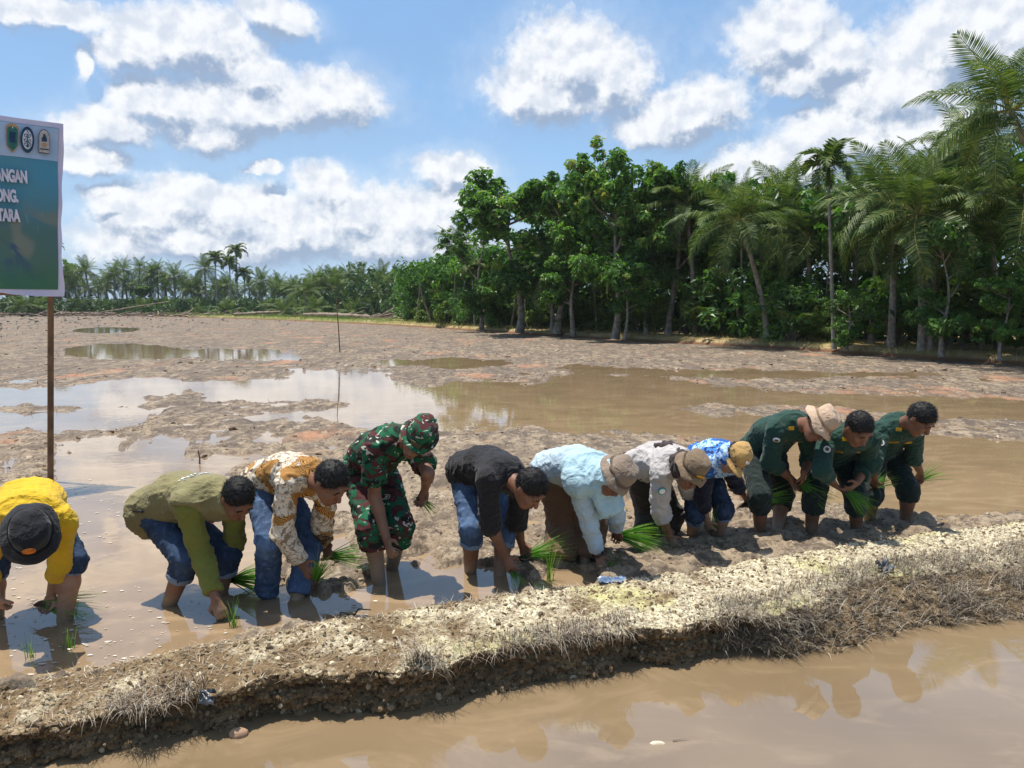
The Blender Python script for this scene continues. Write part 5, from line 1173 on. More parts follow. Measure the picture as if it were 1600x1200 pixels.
            sx_ = np.cross(dd, r_.normal(size=(2600, 3))); sx_ /= np.linalg.norm(sx_, axis=1)[:, None]; VV = np.stack([p0-sx_*.0013, p0+sx_*.0013, p0+dd*ln], 1).reshape(-1, 3)
            obj("hair_strands", mesh_np("hair_strands", VV, np.arange(len(VV)).reshape(-1, 3)), m_hair, hair, kind="stuff")
    return ctx

def hat_at(ctx, V, F, name, mat, off=(0, -.01, .03), smooth=True, jitter=.004, parent=None, tiltx=0.0):
    """mesh given in head space (x side, y face, z crown)"""
    V = np.asarray(V)*ctx['hs']; V = V+np.stack([vnoise3(V*22+i*9, ctx['sd']+i)-.5 for i in range(3)], -1)*jitter*3
    c, s = math.cos(tiltx), math.sin(tiltx); V = np.stack([V[:, 0], V[:, 1]*c-V[:, 2]*s, V[:, 1]*s+V[:, 2]*c], -1)
    W = ctx['hl'](*off)+V@ctx['HA']
    me = mesh_np(name, W, F, smooth); o = obj(name, me, mat, parent or ctx['root']); return o
BANDS = {}
def shade_band_of(mat):
    """the hat's own cloth a shade darker, as its sewn band shows"""
    if mat.name not in BANDS: BANDS[mat.name] = simple(mat.name+"_band", dict(black_hat=(.01, .01, .012), camouflage_hat=(.02, .035, .02), taupe_cap=(.13, .095, .07), brown_cap=(.10, .07, .045), beige_hat=(.30, .21, .14)).get(mat.name, (.1, .08, .06)), None, 30, .85, .15)
    return BANDS[mat.name]
def bucket_hat(ctx, mat, brim=.07, drop=.035, h=.098, name="hat", size=1.0):
    prof = [(0.001, h), (.05, h), (.078, h-.012), (.088, h-.04), (.093, .018), (.096, .0), (.098+brim*.5, -drop*.45), (.098+brim, -drop), (.098+brim*.99, -drop-.004), (.098+brim*.5, -drop*.45-.005), (.09, -.006), (.088, .0), (.08, h-.03), (.001, h-.008)]
    V, F = lathe(prof, 44, .90, 1.08); a = np.arctan2(V[:, 1], V[:, 0]); rr = np.hypot(V[:, 0], V[:, 1]); w = np.clip((rr-.098)/max(brim, .01), 0, 1)
    V[:, 2] += w*(.007*np.sin(a*3+ctx['sd'])+.006*np.sin(a*5+1)-.008*np.abs(np.cos(a))); V[:, 2] -= .010*np.exp(-((rr-.03)/.02)**2)*(V[:, 2] > .06)
    V = V*np.array([size, size, 1+(size-1)*.5]); o = hat_at(ctx, V, F, name, mat, (0, -.008, .036), jitter=.006)
    V, F = lathe([(.0955, .020), (.0985, .018), (.1005, .004), (.0975, .002)], 44, .90, 1.08); V = V*np.array([size, size, 1]); hat_at(ctx, V, F, "hat_band", shade_band_of(mat), (0, -.008, .036), jitter=.006, parent=o)  # seam ring coloured dark to paint the shade between crown and brim
    return o
def cap(ctx, mat, name="cap", bill_len=.085, h=.10):
    prof = [(0.001, h), (.03, h-.003), (.06, h-.018), (.082, h-.048), (.091, h-.08), (.094, -.012), (.090, -.012), (.086, .0), (.075, .045), (.001, h-.012)]
    V, F = lathe(prof, 40, .90, 1.10); o = hat_at(ctx, V, F, name, mat, (0, -.008, .036))
    us = np.linspace(-1, 1, 17); vs = np.linspace(0, 1, 7); top = []
    for v in vs:
        for u in us:
            a = u*1.12; r0 = np.array([math.sin(a)*.086, math.cos(a)*.102]); ext = bill_len*v*(math.cos(u*1.35))**.7 if abs(u) < .999 else 0
            top.append([r0[0]*(1+.02*v), r0[1]+ext, -.008-.016*v-.030*(u*u)*(.4+v*.6)])
    top = np.array(top); bot = top-np.array([0, 0, .006]); n_ = len(us); F_ = []
    for i in range(len(vs)-1):
        for j in range(n_-1): p = i*n_+j; F_ += [(p, p+1, p+n_+1, p+n_), (p+len(top), p+n_+len(top), p+n_+1+len(top), p+1+len(top))]
    i = len(vs)-1
    for j in range(n_-1): p = i*n_+j; F_.append((p, p+1, p+1+len(top), p+len(top)))
    hat_at(ctx, np.concatenate([top, bot]), F_, "bill", mat, (0, -.008, .036), jitter=.001, parent=o)
    V, F = lathe([(.001, .008), (.008, .006), (.010, 0)], 10); hat_at(ctx, V, F, "button", mat, (0, -.008, .036+h-.003), jitter=0, parent=o)
    return o
def head_badge(ctx, name, off, r, mat, parent, rx=1.0, nrm=None):
    c, n_ = surf_pt(parent, ctx['hl'](*off), None)
    if n_ @ (c-ctx['hc']) < 0: c, n_ = c-2*n_*.003, -n_
    return disc_on(name, c+n_*.002, n_, r*ctx['hs'], mat, parent, rx, .004, 0, ctx['up'])
def watch(ctx, a, mat=None):
    J = ctx['J']; d = U(J['w'+a]-J['e'+a]); c = J['w'+a]-d*.02; mb = MB(); tube(mb, [c-d*.011, c+d*.011], [.036, .036], 16); o = obj("wristband", mb.mesh("wristband", True), mat or m_black, ctx['root'])
    x, y, _ = frame(d); k = y if y[2] > 0 else -y; fw_ = U(np.array([0, -1, .4])-d*(np.array([0, -1, .4])@d)); mb = MB(); tube(mb, [c+fw_*.030, c+fw_*.042], [.019, .017], 12); obj("dial", mb.mesh("dial", True), m_dark, o)
def surf_pt(o, p, n_):
    """nearest vertex of a garment to p, pushed out a little along n_"""
    me = o.data; v = np.empty(len(me.vertices)*3, np.float32); me.vertices.foreach_get('co', v); v = v.reshape(-1, 3)
    i = np.argmin(np.linalg.norm(v-np.asarray(p), axis=1)); nr = np.array(me.vertices[i].normal); return v[i]+nr*.003, nr
def patch(ctx, name, p, r, mat, rx=1.0, roll=0.0, parent=None, inner=None):
    g_ = parent or ctx['shirt']; c, nr = surf_pt(g_, p, None); o = disc_on(name, c, nr, r, mat, g_, rx, .0045, roll)
    if inner: disc_on("emblem", c+nr*.003, nr, r*inner[1], inner[0], o, rx if rx > 1.5 else 1.0, .004, roll)
    return o

# 1 yellow shirt
c1 = person('p1', "person bending forward in a yellow shirt and black brimmed hat at the left edge", dict(haz=85, hpit=72, fw=(.25, -.45, -.85), up=(.42, -.78, .46), hair=True, tr=dict(m='jeans', hem=.12, cuff=True), sh=dict(m='yellow', sl=1.5, infl=.022, tail=.08), shin=m_shin_l, skin=m_skin_l))
ht = bucket_hat(c1, CL['blackhat'], .036, .03, .105, size=1.1); head_badge(c1, "emblem", (0, .115, .090), .022, m_orange, ht, 1.3)
# 2 olive vest
c2 = person('p2', "man in khaki vest over olive sleeves bending beside the yellow shirt person", dict(haz=42, hpit=48, tr=dict(m='jeans', hem=.38, cuff=True), sh=dict(m='olive', sl=1.86, infl=.006, loose=.010)))
Vf = Field(c2['lo'], c2['hi'], .010); J = c2['J']; sp = c2['spine']; sc = c2['sc']; hem0 = J['pel']-sp*.03
Vf.ecap(hem0, c2['mid'], c2['side_p'], .19, .175, .142, .13, .05, cut=(hem0-sp*.03, -sp)); Vf.ecap(hem0+np.array([0, 0, -.06]), c2['mid']+np.array([0, 0, -.06]), c2['side_p'], .175, .165, .135, .125, .05, cut=(hem0-sp*.03, -sp))
Vf.ecap(c2['mid'], J['che']+sp*.03, c2['side_c'], .185, .178, .14, .135, .05)
for a in 'RL': Vf.cone(J['che'], J['s'+a], .115, .096, .04, cut=(J['s'+a]*.94+J['e'+a]*.06, U((J['s'+a]-J['che'])*.75+(J['e'+a]-J['s'+a])*.45)))
Vf.cone(J['che']+sp*.04, c2['hl'](0, -.035, -.075), .105, .082, .03, cut=(c2['hl'](0, -.03, -.06), U(c2['hl'](0, 0, 0)-J['che'])))
vest = finish("vest", Vf, CL['vest'], c2['root'], .012, 31, (9, 9, 16), 2); c2['vest'] = vest
pk = c2['mid']*.35+J['pel']*.65+c2['side_p']*.19+np.array([0, 0, -.04]); c_, nr = surf_pt(vest, pk, None); disc_on("pocket_zip", c_, nr, .006, m_black, vest, 9.0, .005, .12)
# two rows of worn white lettering across the shoulders, too worn to read
for r0 in (0, 1):
    for q in range(15):
        if (q*7+r0*3) % 6 == 0: continue
        tq = -.01+q*.0135; pt = J['che']+sp*(.045-.034*r0)+c2['side_c']*tq+c2['back']*.14; c_, nr = surf_pt(vest, pt, None); disc_on("worn_letter", c_, nr, .0052+.003*((q*5+r0) % 3 == 0), m_white, vest, 1.0 if q % 3 else .6, .003, q)
patch(c2, "badge", J['che']*.8+J['sL']*.2-c2['back']*.12, .018, m_red, .7, 0, vest, (m_white, .6)); watch(c2, 'L')
# 3 batik
c3 = person('p3', "man in a brown and cream batik shirt and faded jeans beside the khaki vest man", dict(haz=32, hpit=42, collar=True, tr=dict(m='jeansl', hem=.93), sh=dict(m='batik', sl=1.9, infl=.016, loose=.006, tail=.07)))
watch(c3, 'L')
# 4 soldier
c4 = person('p4', "soldier in green and maroon camouflage with matching hat and mud caked legs", dict(haz=70, hpit=74, collar=True, fw=(-.35, -.62, -.70), up=(.38, -.5, .62), shin=m_shin_g, tr=dict(m='camo', hem=.34, infl=.026, flare=.012), sh=dict(m='camo', sl=.72, infl=.024, loose=.016, tail=.05)))
ht = bucket_hat(c4, CL['camohat'], .030, .012, .104, size=1.02); head_badge(c4, "name_patch", (0, .112, .064), .014, m_olivepatch, ht, 2.2)
o = cap; 
# 5 black shirt
c5 = person('p5', "man in a black shirt and rolled blue jeans right of the soldier", dict(haz=36, hpit=52, collar=True, tr=dict(m='jeansl', hem=.30, cuff=True), sh=dict(m='blackshirt', sl=1.12, infl=.018, loose=.012, tail=.09)))
# 6 woman in pale blue
c6 = person('p6', "woman in pale blue headscarf and shirt, brown trousers and taupe cap", dict(haz=36, hpit=68, fw=(.0, -.55, -.85), up=(.66, -.5, .56), hair=False, skin=m_skin_l, tr=dict(m='brown', hem=.85, infl=.026, flare=.045, fold=.016), sh=dict(m='paleblue', sl=1.88, infl=.03, tail=.16, loose=.003)))
Hj = Field(c6['lo'], c6['hi'], .010); J = c6['J']; hl = c6['hl']
Hj.ell(hl(0, -.015, .02), c6['HA'], np.array([.078, .096, .098])*c6['hs'], .0, cut=[(hl(0, .070, .0), U(c6['fw']))])
Hj.cone(hl(0, -.03, -.04), J['che'], .092, .13, .04); Hj.ecap(J['che']+c6['back']*.02, c6['mid']*.62+J['che']*.38, c6['side_c'], .19, .16, .125, .115, .04)
for a in 'RL': Hj.cone(J['che'], J['s'+a], .12, .098, .04)
dr = J['che']*.5+hl(0, 0, -.06)*.5
Hj.ecap(dr+np.array([0, 0.05, -.02]), dr+np.array([.07, 0.09, -.27]), c6['side_c'], .15, .14, .05, .030, .05, cut=(dr+np.array([.05, 0, -.29]), U([0.25, 0, -1])))
Hj.ecap(dr+np.array([.02, -.03, -.04]), dr+np.array([.08, -.03, -.22]), c6['side_c'], .10, .09, .045, .028, .04, cut=(dr+np.array([0, 0, -.24]), U([-.2, 0, -1])))
finish("headscarf", Hj, CL['hijab'], c6['root'], .022, 61, (12, 12, 6)); bucket_hat(c6, CL['taupe'], .032, .03, .106, size=1.05)
mb = MB(); d_ = U(J['wR']-J['eR']); 
for q in range(10):
    x_, y_, _ = frame(d_); a_ = q/10*6.283; v, f = BL[q % 9]; mb.add(v/np.linalg.norm(v, axis=1)[:, None]*.0085+J['wR']+(x_*math.cos(a_)+y_*math.sin(a_))*.034, f)
obj("bracelet", mb.mesh("bracelet", True), m_black, c6['root'])
# 7 pale grey shirt
c7 = person('p7', "person in a pale grey shirt with round sleeve badge, dark trousers and brown hat", dict(haz=58, hpit=72, fw=(.1, -.85, -.6), up=(.45, -.5, .72), hair=True, tr=dict(m='darktr', hem=.55, infl=.022, flare=.01), sh=dict(m='greyshirt', sl=1.42, infl=.02, tail=.08, loose=.010, fold=.018)))
ht = bucket_hat(c7, CL['khakihat'], .034, .03, .104, size=1.0); head_badge(c7, "yellow_strip", (0, .105, .062), .0065, m_gold, ht, 4.5)
J = c7['J']; Sf = Field(c7['lo'], c7['hi'], .010); hl = c7['hl']; Sf.cone(hl(0, -.04, -.03), J['che']+c7['spine']*.03, .082, .10, .03)
for q, (a_, b_) in enumerate(((.0, -.12), (.06, -.16), (-.06, -.14), (.02, -.2))): Sf.cone(J['che']+c7['back']*.10+c7['side_c']*a_*.6, J['che']+c7['back']*.145+c7['side_c']*a_*1.4+c7['spine']*b_*.6, .035, .010, .015)
finish("scarf", Sf, CL['scarf'], c7['root'], .02, 71, (20, 20, 20))
patch(c7, "sleeve_badge", J['sR']*.55+J['eR']*.45+np.array([-.0, -.09, 0]), .030, m_teal, 1.0, 0, None, (m_white, .72))
# 8 blue batik
c8 = person('p8', "person in blue patterned top with navy sleeves, rolled jeans and tan cap", dict(haz=58, hpit=84, fw=(-.18, -.45, -.88), up=(.58, -.6, .48), hair=True, skin=m_skin_l, shin=m_shin_l, tr=dict(m='jeansd', hem=.22, cuff=True), sh=dict(m='navy', sl=1.55, infl=.018, loose=.008)))
J = c8['J']; Bf = Field(c8['lo'], c8['hi'], .010); Bf.ecap(c8['mid']+c8['back']*.02, J['che']+c8['back']*.018, c8['side_c'], .168, .178, .118, .13, .04)
for a in 'RL': Bf.cone(J['che']+c8['back']*.02, J['s'+a]+c8['back']*.015, .115, .088, .04)
Bf.cone(J['che']+c8['spine']*.02, c8['hl'](0, -.03, -.04), .11, .085, .03)
finish("headscarf", Bf, CL['bluebatik'], c8['root'], .020, 81, (12, 12, 10)); cp = cap(c8, CL['tancap'], h=.112, bill_len=.075); head_badge(c8, "cap_badge", (0, .098, .095), .010, m_white, cp, 1.6)
# 9-11 green uniforms
def uniform(key, label, haz, hpit, sl, **k):
    c = person(key, label, dict(haz=haz, hpit=hpit, collar=True, tr=dict(m='greentr', hem=k.pop('hem', .2), infl=.016, flare=.008), sh=dict(m='green', sl=sl, infl=.016, tail=.06, loose=.012), **k))
    J = c['J']; patch(c, "sleeve_badge", J['sR']*.72+J['eR']*.28+np.array([-.02, -.10, .0]), .026, m_white, 1.0, 0, None, (m_olivepatch, .55))
    for sg in (1, -1):
        p = J['che']-c['back']*.10-c['spine']*.05+c['side_c']*.075*sg
        patch(c, "name_tape", p, .012, m_gold, 3.2, .1*sg)
    patch(c, "collar_badge", J['che']*.6+J['sR']*.4+c['spine']*.05-c['back']*.02+np.array([0, -.06, 0]), .013, m_gold, 1.6)
    return c
c9 = uniform('p9', "man in dark green uniform and beige bucket hat, leftmost of the three in uniform", 38, 68, 1.45, hem=.36, fw=(-.1, -.6, -.8), up=(.66, -.48, .58))
bucket_hat(c9, CL['beige'], .038, .036, .10)
c10 = uniform('p10', "bareheaded man in dark green uniform between the bucket hat man and the rightmost man", 70, 44, 1.55, hem=.40)
c11 = uniform('p11', "rightmost bareheaded man in dark green uniform stretching out one hand", 52, 46, 1.25, hem=.25, mouth=m_teeth)

# ------------------------------------------------------------------ rice seedlings
m_rice = ramp_mat("rice_blade", [(0, (.03, .10, .015)), (.4, (.07, .20, .02)), (.8, (.15, .32, .035)), (1, (.34, .40, .08))], .45, .4, .35)
m_root = simple("muddy_roots", (.035, .024, .016), (.07, .05, .033), 40, .8, .2, 90, .6, .006)
def seedling_bundle(root_p, tip, nbl, spread, label, seed):
    r_ = np.random.default_rng(seed); root_p, tip = np.array(root_p), np.array(tip); ax_ = tip-root_p; L = np.linalg.norm(ax_); d = ax_/L; x, y, _ = frame(d)
    e_ = empty("rice_seedlings", root_p, label=label, category="rice seedlings", group="rice seedling bundles in hands")
    V, F, T = [], [], []; segs = 4
    for i in range(nbl):
        a = r_.uniform(0, 6.28); rr = r_.random()**.6; o_ = (x*math.cos(a)+y*math.sin(a)); p = o_*.017*rr; dv = U(d+o_*rr*.34*spread+r_.normal(0, .085, 3)); l = L*r_.uniform(.5, 1.15); w = r_.uniform(.0016, .0034); sd2 = U(np.cross(dv, r_.normal(size=3)))
        b0 = len(V)*2
        for s_ in range(segs+1):
            ww = w*(1-.9*(s_/segs)**2); V.append((p-sd2*ww, p+sd2*ww)); T.append(min(1, max(0, .25+.6*s_/segs+r_.normal(0, .12))))
            p = p+dv*l/segs; dv = U(dv+np.array([0, 0, -1])*(.045+.10*rr*spread*s_/segs)*r_.uniform(.4, 1.6))
        for s_ in range(segs): q = b0+2*s_; F.append((q, q+1, q+3, q+2))
    V = np.array(V).reshape(-1, 3); obj("blades", mesh_np("blades", V, F, False, np.repeat(T, 2)), m_rice, e_, kind="stuff")
    mb = MB(); rz = .020 if nbl > 40 else .012
    tube(mb, [d*.03, d*0, -d*.02-np.array([0, 0, .005]), -d*.05-np.array([0, 0, .012])], [rz*.7, rz, rz*.9, rz*.3], 8)
    for i in range(10):
        p = -d*.03+r_.normal(0, .008, 3); tube(mb, [p, p-d*.02+np.array([0, 0, -.015])+r_.normal(0, .006, 3), p-d*.035+np.array([0, 0, -.035])+r_.normal(0, .01, 3)], [.0016, .0012, .0006], 3, 0, False)
    obj("roots", mb.mesh("roots"), m_root, e_)
for i, (a, b_, nbl, spd, lab) in enumerate(BUNDLES): seedling_bundle(a, b_, nbl, spd, lab, 40+i)
for i, (g_, h_, nbl, lab) in enumerate(PLANTED):
    r_ = np.random.default_rng(60+i); V, F, T = blades(r_.normal(0, .012, (nbl, 3))*np.array([1, 1, .2])+np.array([0, 0, -.01]), r_.uniform(.6, 1.15, nbl)*h_*1.05, r_.uniform(.004, .007, nbl), r_.uniform(.0, .35, nbl), 61+i, 4, 1, r_.uniform(.02, .2, nbl))
    o = obj("planted_rice", mesh_np("planted_rice", V, F, False, T), m_rice, label=lab, category="rice sprig", group="rice sprigs planted in the mud"); o.location = g_

# ------------------------------------------------------------------ banner on its wooden post
PSI = math.radians(42); bd = np.array([math.cos(PSI), math.sin(PSI), 0]); bo = np.array([-4.63, 7.80, 0.0]); bn = np.array([math.sin(PSI), -math.cos(PSI), 0])
sign = empty("banner_sign", tuple(bo), label="teal and green printed banner on a wooden post at the left edge", category="sign")
def sp(t, z, d=0.0): return bd*(t+.055*(z-2.7))+bn*d+np.array([0, 0, z])
m_wood = simple("weathered_wood", (.22, .13, .07), (.12, .07, .04), 6, .85, .15, 40, .5, .006)
m_sheet = simple("banner_white", (.62, .60, .76), (.52, .50, .68), 3, .45, .35, 6, .3, .02)
TL, TR, ZB, ZT = -2.35, .125, 1.90, 3.585
def sheet(t0, t1, z0, z1, off, nt=50, nz=36, rag=0.0):
    tt_, zz = np.meshgrid(np.linspace(t0, t1, nt), np.linspace(z0, z1, nz)); a = tt_.ravel(); z = zz.ravel()
    w = (fbm(a*2.6, z*1.7, 3, 5)-.5)*.055+(fbm(a*1.1+z*1.4, z*.9-a, 2, 6)-.5)*.07+.012*np.sin((a+z)*9)
    w2 = np.maximum(w, -.022)
    V = bd*(a+.055*(z-2.7))[:, None]+bn*(w2+off)[:, None]+np.array([0, 0, 1.])*z[:, None]
    if rag:
        e_ = np.clip((a-(t1-.12))/.12, 0, 1); V += bd*(e_*(fbm(z*3, z*0, 2, 8)-.5)*rag)[:, None]
        e2 = np.clip((z0+.10-z)/.10, 0, 1); V[:, 2] += e2*(fbm(a*4, a*0, 2, 9)-.5)*rag*1.2
    r = np.arange(nz-1)[:, None]*nt; c = np.arange(nt-1)[None]; return V, np.stack([r+c, r+c+1, r+nt+c+1, r+nt+c], -1).reshape(-1, 4)
V, F = sheet(TL, TR, ZB, ZT, .05, rag=.05); back_ = sheet(TL, TR, ZB, ZT, .046, rag=.05)
o = obj("sheet_border", mesh_np("sheet_border", np.concatenate([V, back_[0]]), np.concatenate([F, back_[1][:, ::-1]+len(V)]), True), m_sheet, sign)
# printed field
m_pr, t, b = pbsdf("banner_print", .45, .35); co = coords(t); z = t.xyz(co)[2]; al = t.vm('DOT_PRODUCT', co, tuple(bd))
zn = t.math('ADD', z, t.math('MULTIPLY', t.math('SUBTRACT', t.noise(co, 2.2, 4).outputs[0], .5), .25))
c_ = t.mix(t.step(zn, 2.45, 3.0), (.075, .15, .13), (.065, .25, .36))
leafy = t.math('MULTIPLY', t.step(t.noise(t.vm('ADD', co, (0, 0, 3)), 1.9, 2, .5, .8).outputs[0], .50, .60), t.math('SUBTRACT', 1.0, t.step(z, 2.5, 2.95)))
c_ = t.mix(leafy, c_, (.17, .20, .17)); c_ = t.mix(t.math('MULTIPLY', t.step(t.noise(co, 3.1, 3, .5, 1).outputs[0], .52, .62), t.math('SUBTRACT', 1.0, t.step(z, 2.3, 2.75))), c_, (.045, .085, .16))
c_ = t.mix(t.math('SUBTRACT', 1.0, t.step(zn, 1.95, 2.4)), c_, (.045, .15, .08))
c_ = t.mix(t.step(t.noise(t.vm('MULTIPLY', co, (6, 6, 2)), 2.0, 3).outputs[0], .62, .72), c_, t.mix(.35, c_, (.2, .32, .3)))
t.l(c_, b.inputs['Base Color']); bump(t, b, t.noise(co, 5, 3).outputs[0], .25, .03)
V, F = sheet(TL, TR-.045, ZB+.05, ZT-.05, .056); obj("printed_field", mesh_np("printed_field", V, F, True), m_pr, sign)
m_pale = simple("banner_pale", (.40, .50, .68), (.30, .44, .62), 3, .45, .35, 6, .2, .02)
V, F = sheet(TL, TR-.047, ZT-.37, ZT-.055, .061); obj("pale_header", mesh_np("pale_header", V, F, True), m_pale, sign)
m_letter = simple("banner_letter", (.72, .70, .82), None, 5, .5, .3); m_navy = simple("emblem_navy", (.012, .05, .11), None, 9, .5, .3); m_emg = simple("emblem_green", (.02, .12, .10), (.03, .16, .14), 30, .5, .3)
m_emw = simple("emblem_white", (.62, .66, .74), None, 9, .5, .3); m_emb = simple("emblem_beige", (.50, .44, .42), None, 30, .5, .3); m_emo = simple("emblem_gold", (.45, .28, .12), None, 9, .5, .3)
def flat(name, pts, mat, parent, d, tc=0, zc=0):
    pts = np.array(pts, float); k = len(pts); A = np.array([sp(tc+p[0]*SQ, zc+p[1]*.92, d) for p in pts]); B = np.array([sp(tc+p[0]*SQ, zc+p[1]*.92, d-.006) for p in pts])
    me = bpy.data.meshes.new(name); me.from_pydata([tuple(v) for v in np.concatenate([A, B])], [], [list(range(k))]+[(i, i+k, (i+1) % k+k, (i+1) % k) for i in range(k)]); me.update()
    return obj(name, me, mat, parent)
def ellp(rx, rz, k=28): return [(math.cos(a/k*6.2832)*rx, math.sin(a/k*6.2832)*rz) for a in range(k)]
ZE = 3.385; DO = .092; SQ = .50   # the print is squeezed sideways
# shield
shp = [(-.10, .10), (-.085, .125), (-.05, .142), (0, .148), (.05, .142), (.085, .125), (.10, .10), (.092, -.08), (.05, -.115), (0, -.15), (-.05, -.115), (-.092, -.08)]
e1 = flat("shield_emblem", shp, m_emo, sign, DO, -.31, ZE); flat("shield_field", [(x*.86, y*.84-.008) for x, y in shp], m_emg, e1, DO+.004, -.31, ZE); flat("shield_panel", [(-.05, .06), (.05, .06), (.045, -.05), (-.045, -.05)], m_navy, e1, DO+.007, -.31, ZE); flat("shield_star", ellp(.012, .012, 5), m_emw, e1, DO+.008, -.31, ZE+.095)
# round emblem with a plant
e2 = flat("round_emblem", ellp(.115, .135), m_navy, sign, DO, -.187, ZE); flat("round_field", ellp(.082, .100), m_emw, e2, DO+.004, -.187, ZE)
flat("plant_stem", [(-.006, -.085), (.006, -.085), (.006, .03), (-.006, .03)], m_navy, e2, DO+.008, -.187, ZE)
for (x, zc_, a) in ((-.032, .035, 1), (.032, .035, -1), (-.036, -.012, 1), (.036, -.012, -1), (-.03, -.05, 1), (.03, -.05, -1), (0, .062, 0)):
    lf = ellp(.028, .015, 14) if a else ellp(.015, .028, 14); lf = [(p*math.cos(a*-.5)-q_*math.sin(a*-.5), p*math.sin(a*-.5)+q_*math.cos(a*-.5)) for p, q_ in lf]
    L_ = flat("plant_leaf", lf, m_navy, e2, DO+.007, -.187+x*SQ, ZE+zc_); flat("leaf_eye", [(p*.55, q_*.55) for p, q_ in lf], m_emw, e2, DO+.010, -.187+x*SQ, ZE+zc_)
# rounded beige emblem
arch = [(-.09, -.11), (.09, -.11), (.09, .06)]+[(math.cos(a)*.09, .06+math.sin(a)*.08) for a in np.linspace(0, math.pi, 12)[1:-1]]+[(-.09, .06)]
e3 = flat("arched_emblem", arch, m_navy, sign, DO, -.046, ZE-.01); flat("arched_field", [(x*.93, y*.94) for x, y in arch], m_emb, e3, DO+.004, -.046, ZE-.01)
flat("arched_figure", [(-.045, -.0), (-.04, .04), (-.02, .05), (-.018, .075), (.012, .08), (.03, .05), (.045, .03), (.045, 0)], m_navy, e3, DO+.007, -.046, ZE); flat("arched_plinth", [(-.03, -.055), (.03, -.055), (.035, -.015), (-.035, -.015)], m_emo, e3, DO+.007, -.046, ZE); flat("arched_band", [(-.075, -.085), (.075, -.085), (.075, -.074), (-.075, -.074)], m_navy, e3, DO+.007, -.046, ZE)
def text(s, tright, zbase, size):
    cu = bpy.data.curves.new("t", 'FONT'); cu.body = s; cu.size = size; cu.offset = size*.05; cu.extrude = .003; cu.align_x = 'RIGHT'; cu.space_character = .95
    tmp = bpy.data.objects.new("t", cu); col.objects.link(tmp); dg = bpy.context.evaluated_depsgraph_get(); me = bpy.data.meshes.new_from_object(tmp.evaluated_get(dg)); bpy.data.objects.remove(tmp); me.name = "lettering"
    o = obj("lettering", me, m_letter, sign); R_ = Matrix(((bd[0], 0, bn[0]), (bd[1], 0, bn[1]), (0, 1, 0))).to_4x4()
    o.matrix_local = Matrix.Translation(Vector(sp(tright, zbase, DO))) @ R_ @ Matrix.Scale(.47, 4, (1, 0, 0)); o["label"] = "printed letters " + s
text("ANGAN", -.185, 2.975, .155); text("ONG,", -.262, 2.785, .155); text("TARA", -.25, 2.60, .155)
mb = MB(); tube(mb, [sp(.03, -.4), sp(.03, 1.5), sp(.03, 3.5)], [.030, .029, .027], 8); obj("post", mb.mesh("post", True), m_wood, sign)
mb = MB(); tube(mb, [sp(-2.28, -.4), sp(-2.28, 3.5)], [.030, .027], 8); obj("post", mb.mesh("post", True), m_wood, sign)
def plank(t0, t1, z0, z1, d0, d1):
    c8_ = np.array([sp(t, z, d) for t in (t0, t1) for z in (z0, z1) for d in (d0, d1)]); F = [(0, 1, 3, 2), (4, 6, 7, 5), (0, 4, 5, 1), (2, 3, 7, 6), (0, 2, 6, 4), (1, 5, 7, 3)]; me = mesh_np("crossbar", c8_, F); return obj("crossbar", me, m_wood, sign)
plank(-2.33, .09, 1.89, 1.95, -.006, .022); plank(-2.33, .09, 3.48, 3.55, -.006, .022)

# ------------------------------------------------------------------ small things
def stick(name, p, top, r0, label):
    mb = MB(); p, top = np.array(p), np.array(top); tube(mb, [np.zeros(3), (top-p)*.5+np.array([.01, 0, 0]), top-p], [r0, r0*.9, r0*.6], 6); o = obj(name, mb.mesh(name, True), m_wood, label=label, category="stick"); o.location = p
stick("thin_stake", (-6.40, 28.6, -.05), (-6.50, 28.6, 2.05), .022, "thin bare stake standing in the far mud")
stick("thin_stake", (-2.85, 12.4, -.05), (-2.80, 12.4, .70), .006, "short thin stake standing in the bright puddle")
stick("thin_stake", (-3.55, 8.6, -.02), (-3.56, 8.6, .16), .010, "short dark stub poking out of the water behind the khaki vest")
def dike_at(x, s): return dike_pt(np.array([x]), np.array([s]))[0]
def rag_mesh(name, sx, sy, seed, hgt=.02):
    n1, n2 = 18, 12; r_ = np.random.default_rng(seed); u, v = np.meshgrid(np.linspace(-1, 1, n1), np.linspace(-1, 1, n2)); rr = 1+.35*(fbm(u*1.5+seed, v*1.5, 2, seed)-.5)
    z = (fbm(u*3, v*3, 3, seed+1)-.3)*hgt*2; V = np.stack([u*sx*rr, v*sy*rr, z], -1).reshape(-1, 3); V2 = V-np.array([0, 0, .003]); r = np.arange(n2-1)[:, None]*n1; c = np.arange(n1-1)[None]; F = np.stack([r+c, r+c+1, r+n1+c+1, r+n1+c], -1).reshape(-1, 4)
    return mesh_np(name, np.concatenate([V, V2]), np.concatenate([F, F[:, ::-1]+len(V)]), True)
m_plast = simple("blue_plastic", (.05, .09, .17), (.16, .22, .32), 18, .35, .5, 30, .6, .01); m_bag = simple("black_plastic", (.02, .025, .03), (.16, .18, .2), 14, .3, .5, 30, .6, .01)
o = obj("plastic_scrap", rag_mesh("plastic_scrap", .085, .055, 3), m_plast, label="crumpled blue plastic scrap on the dike top", category="litter"); o.location = Vector(dike_at(.62, .78))+Vector((0, 0, .012))
o = obj("plastic_bag", rag_mesh("plastic_bag", .035, .03, 4, .03), m_bag, label="small crumpled black plastic on the dike's broken face", category="litter"); o.location = Vector(dike_at(-1.36, .30))+Vector((0, -.02, .01)); o.rotation_euler = (.8, 0, 0)
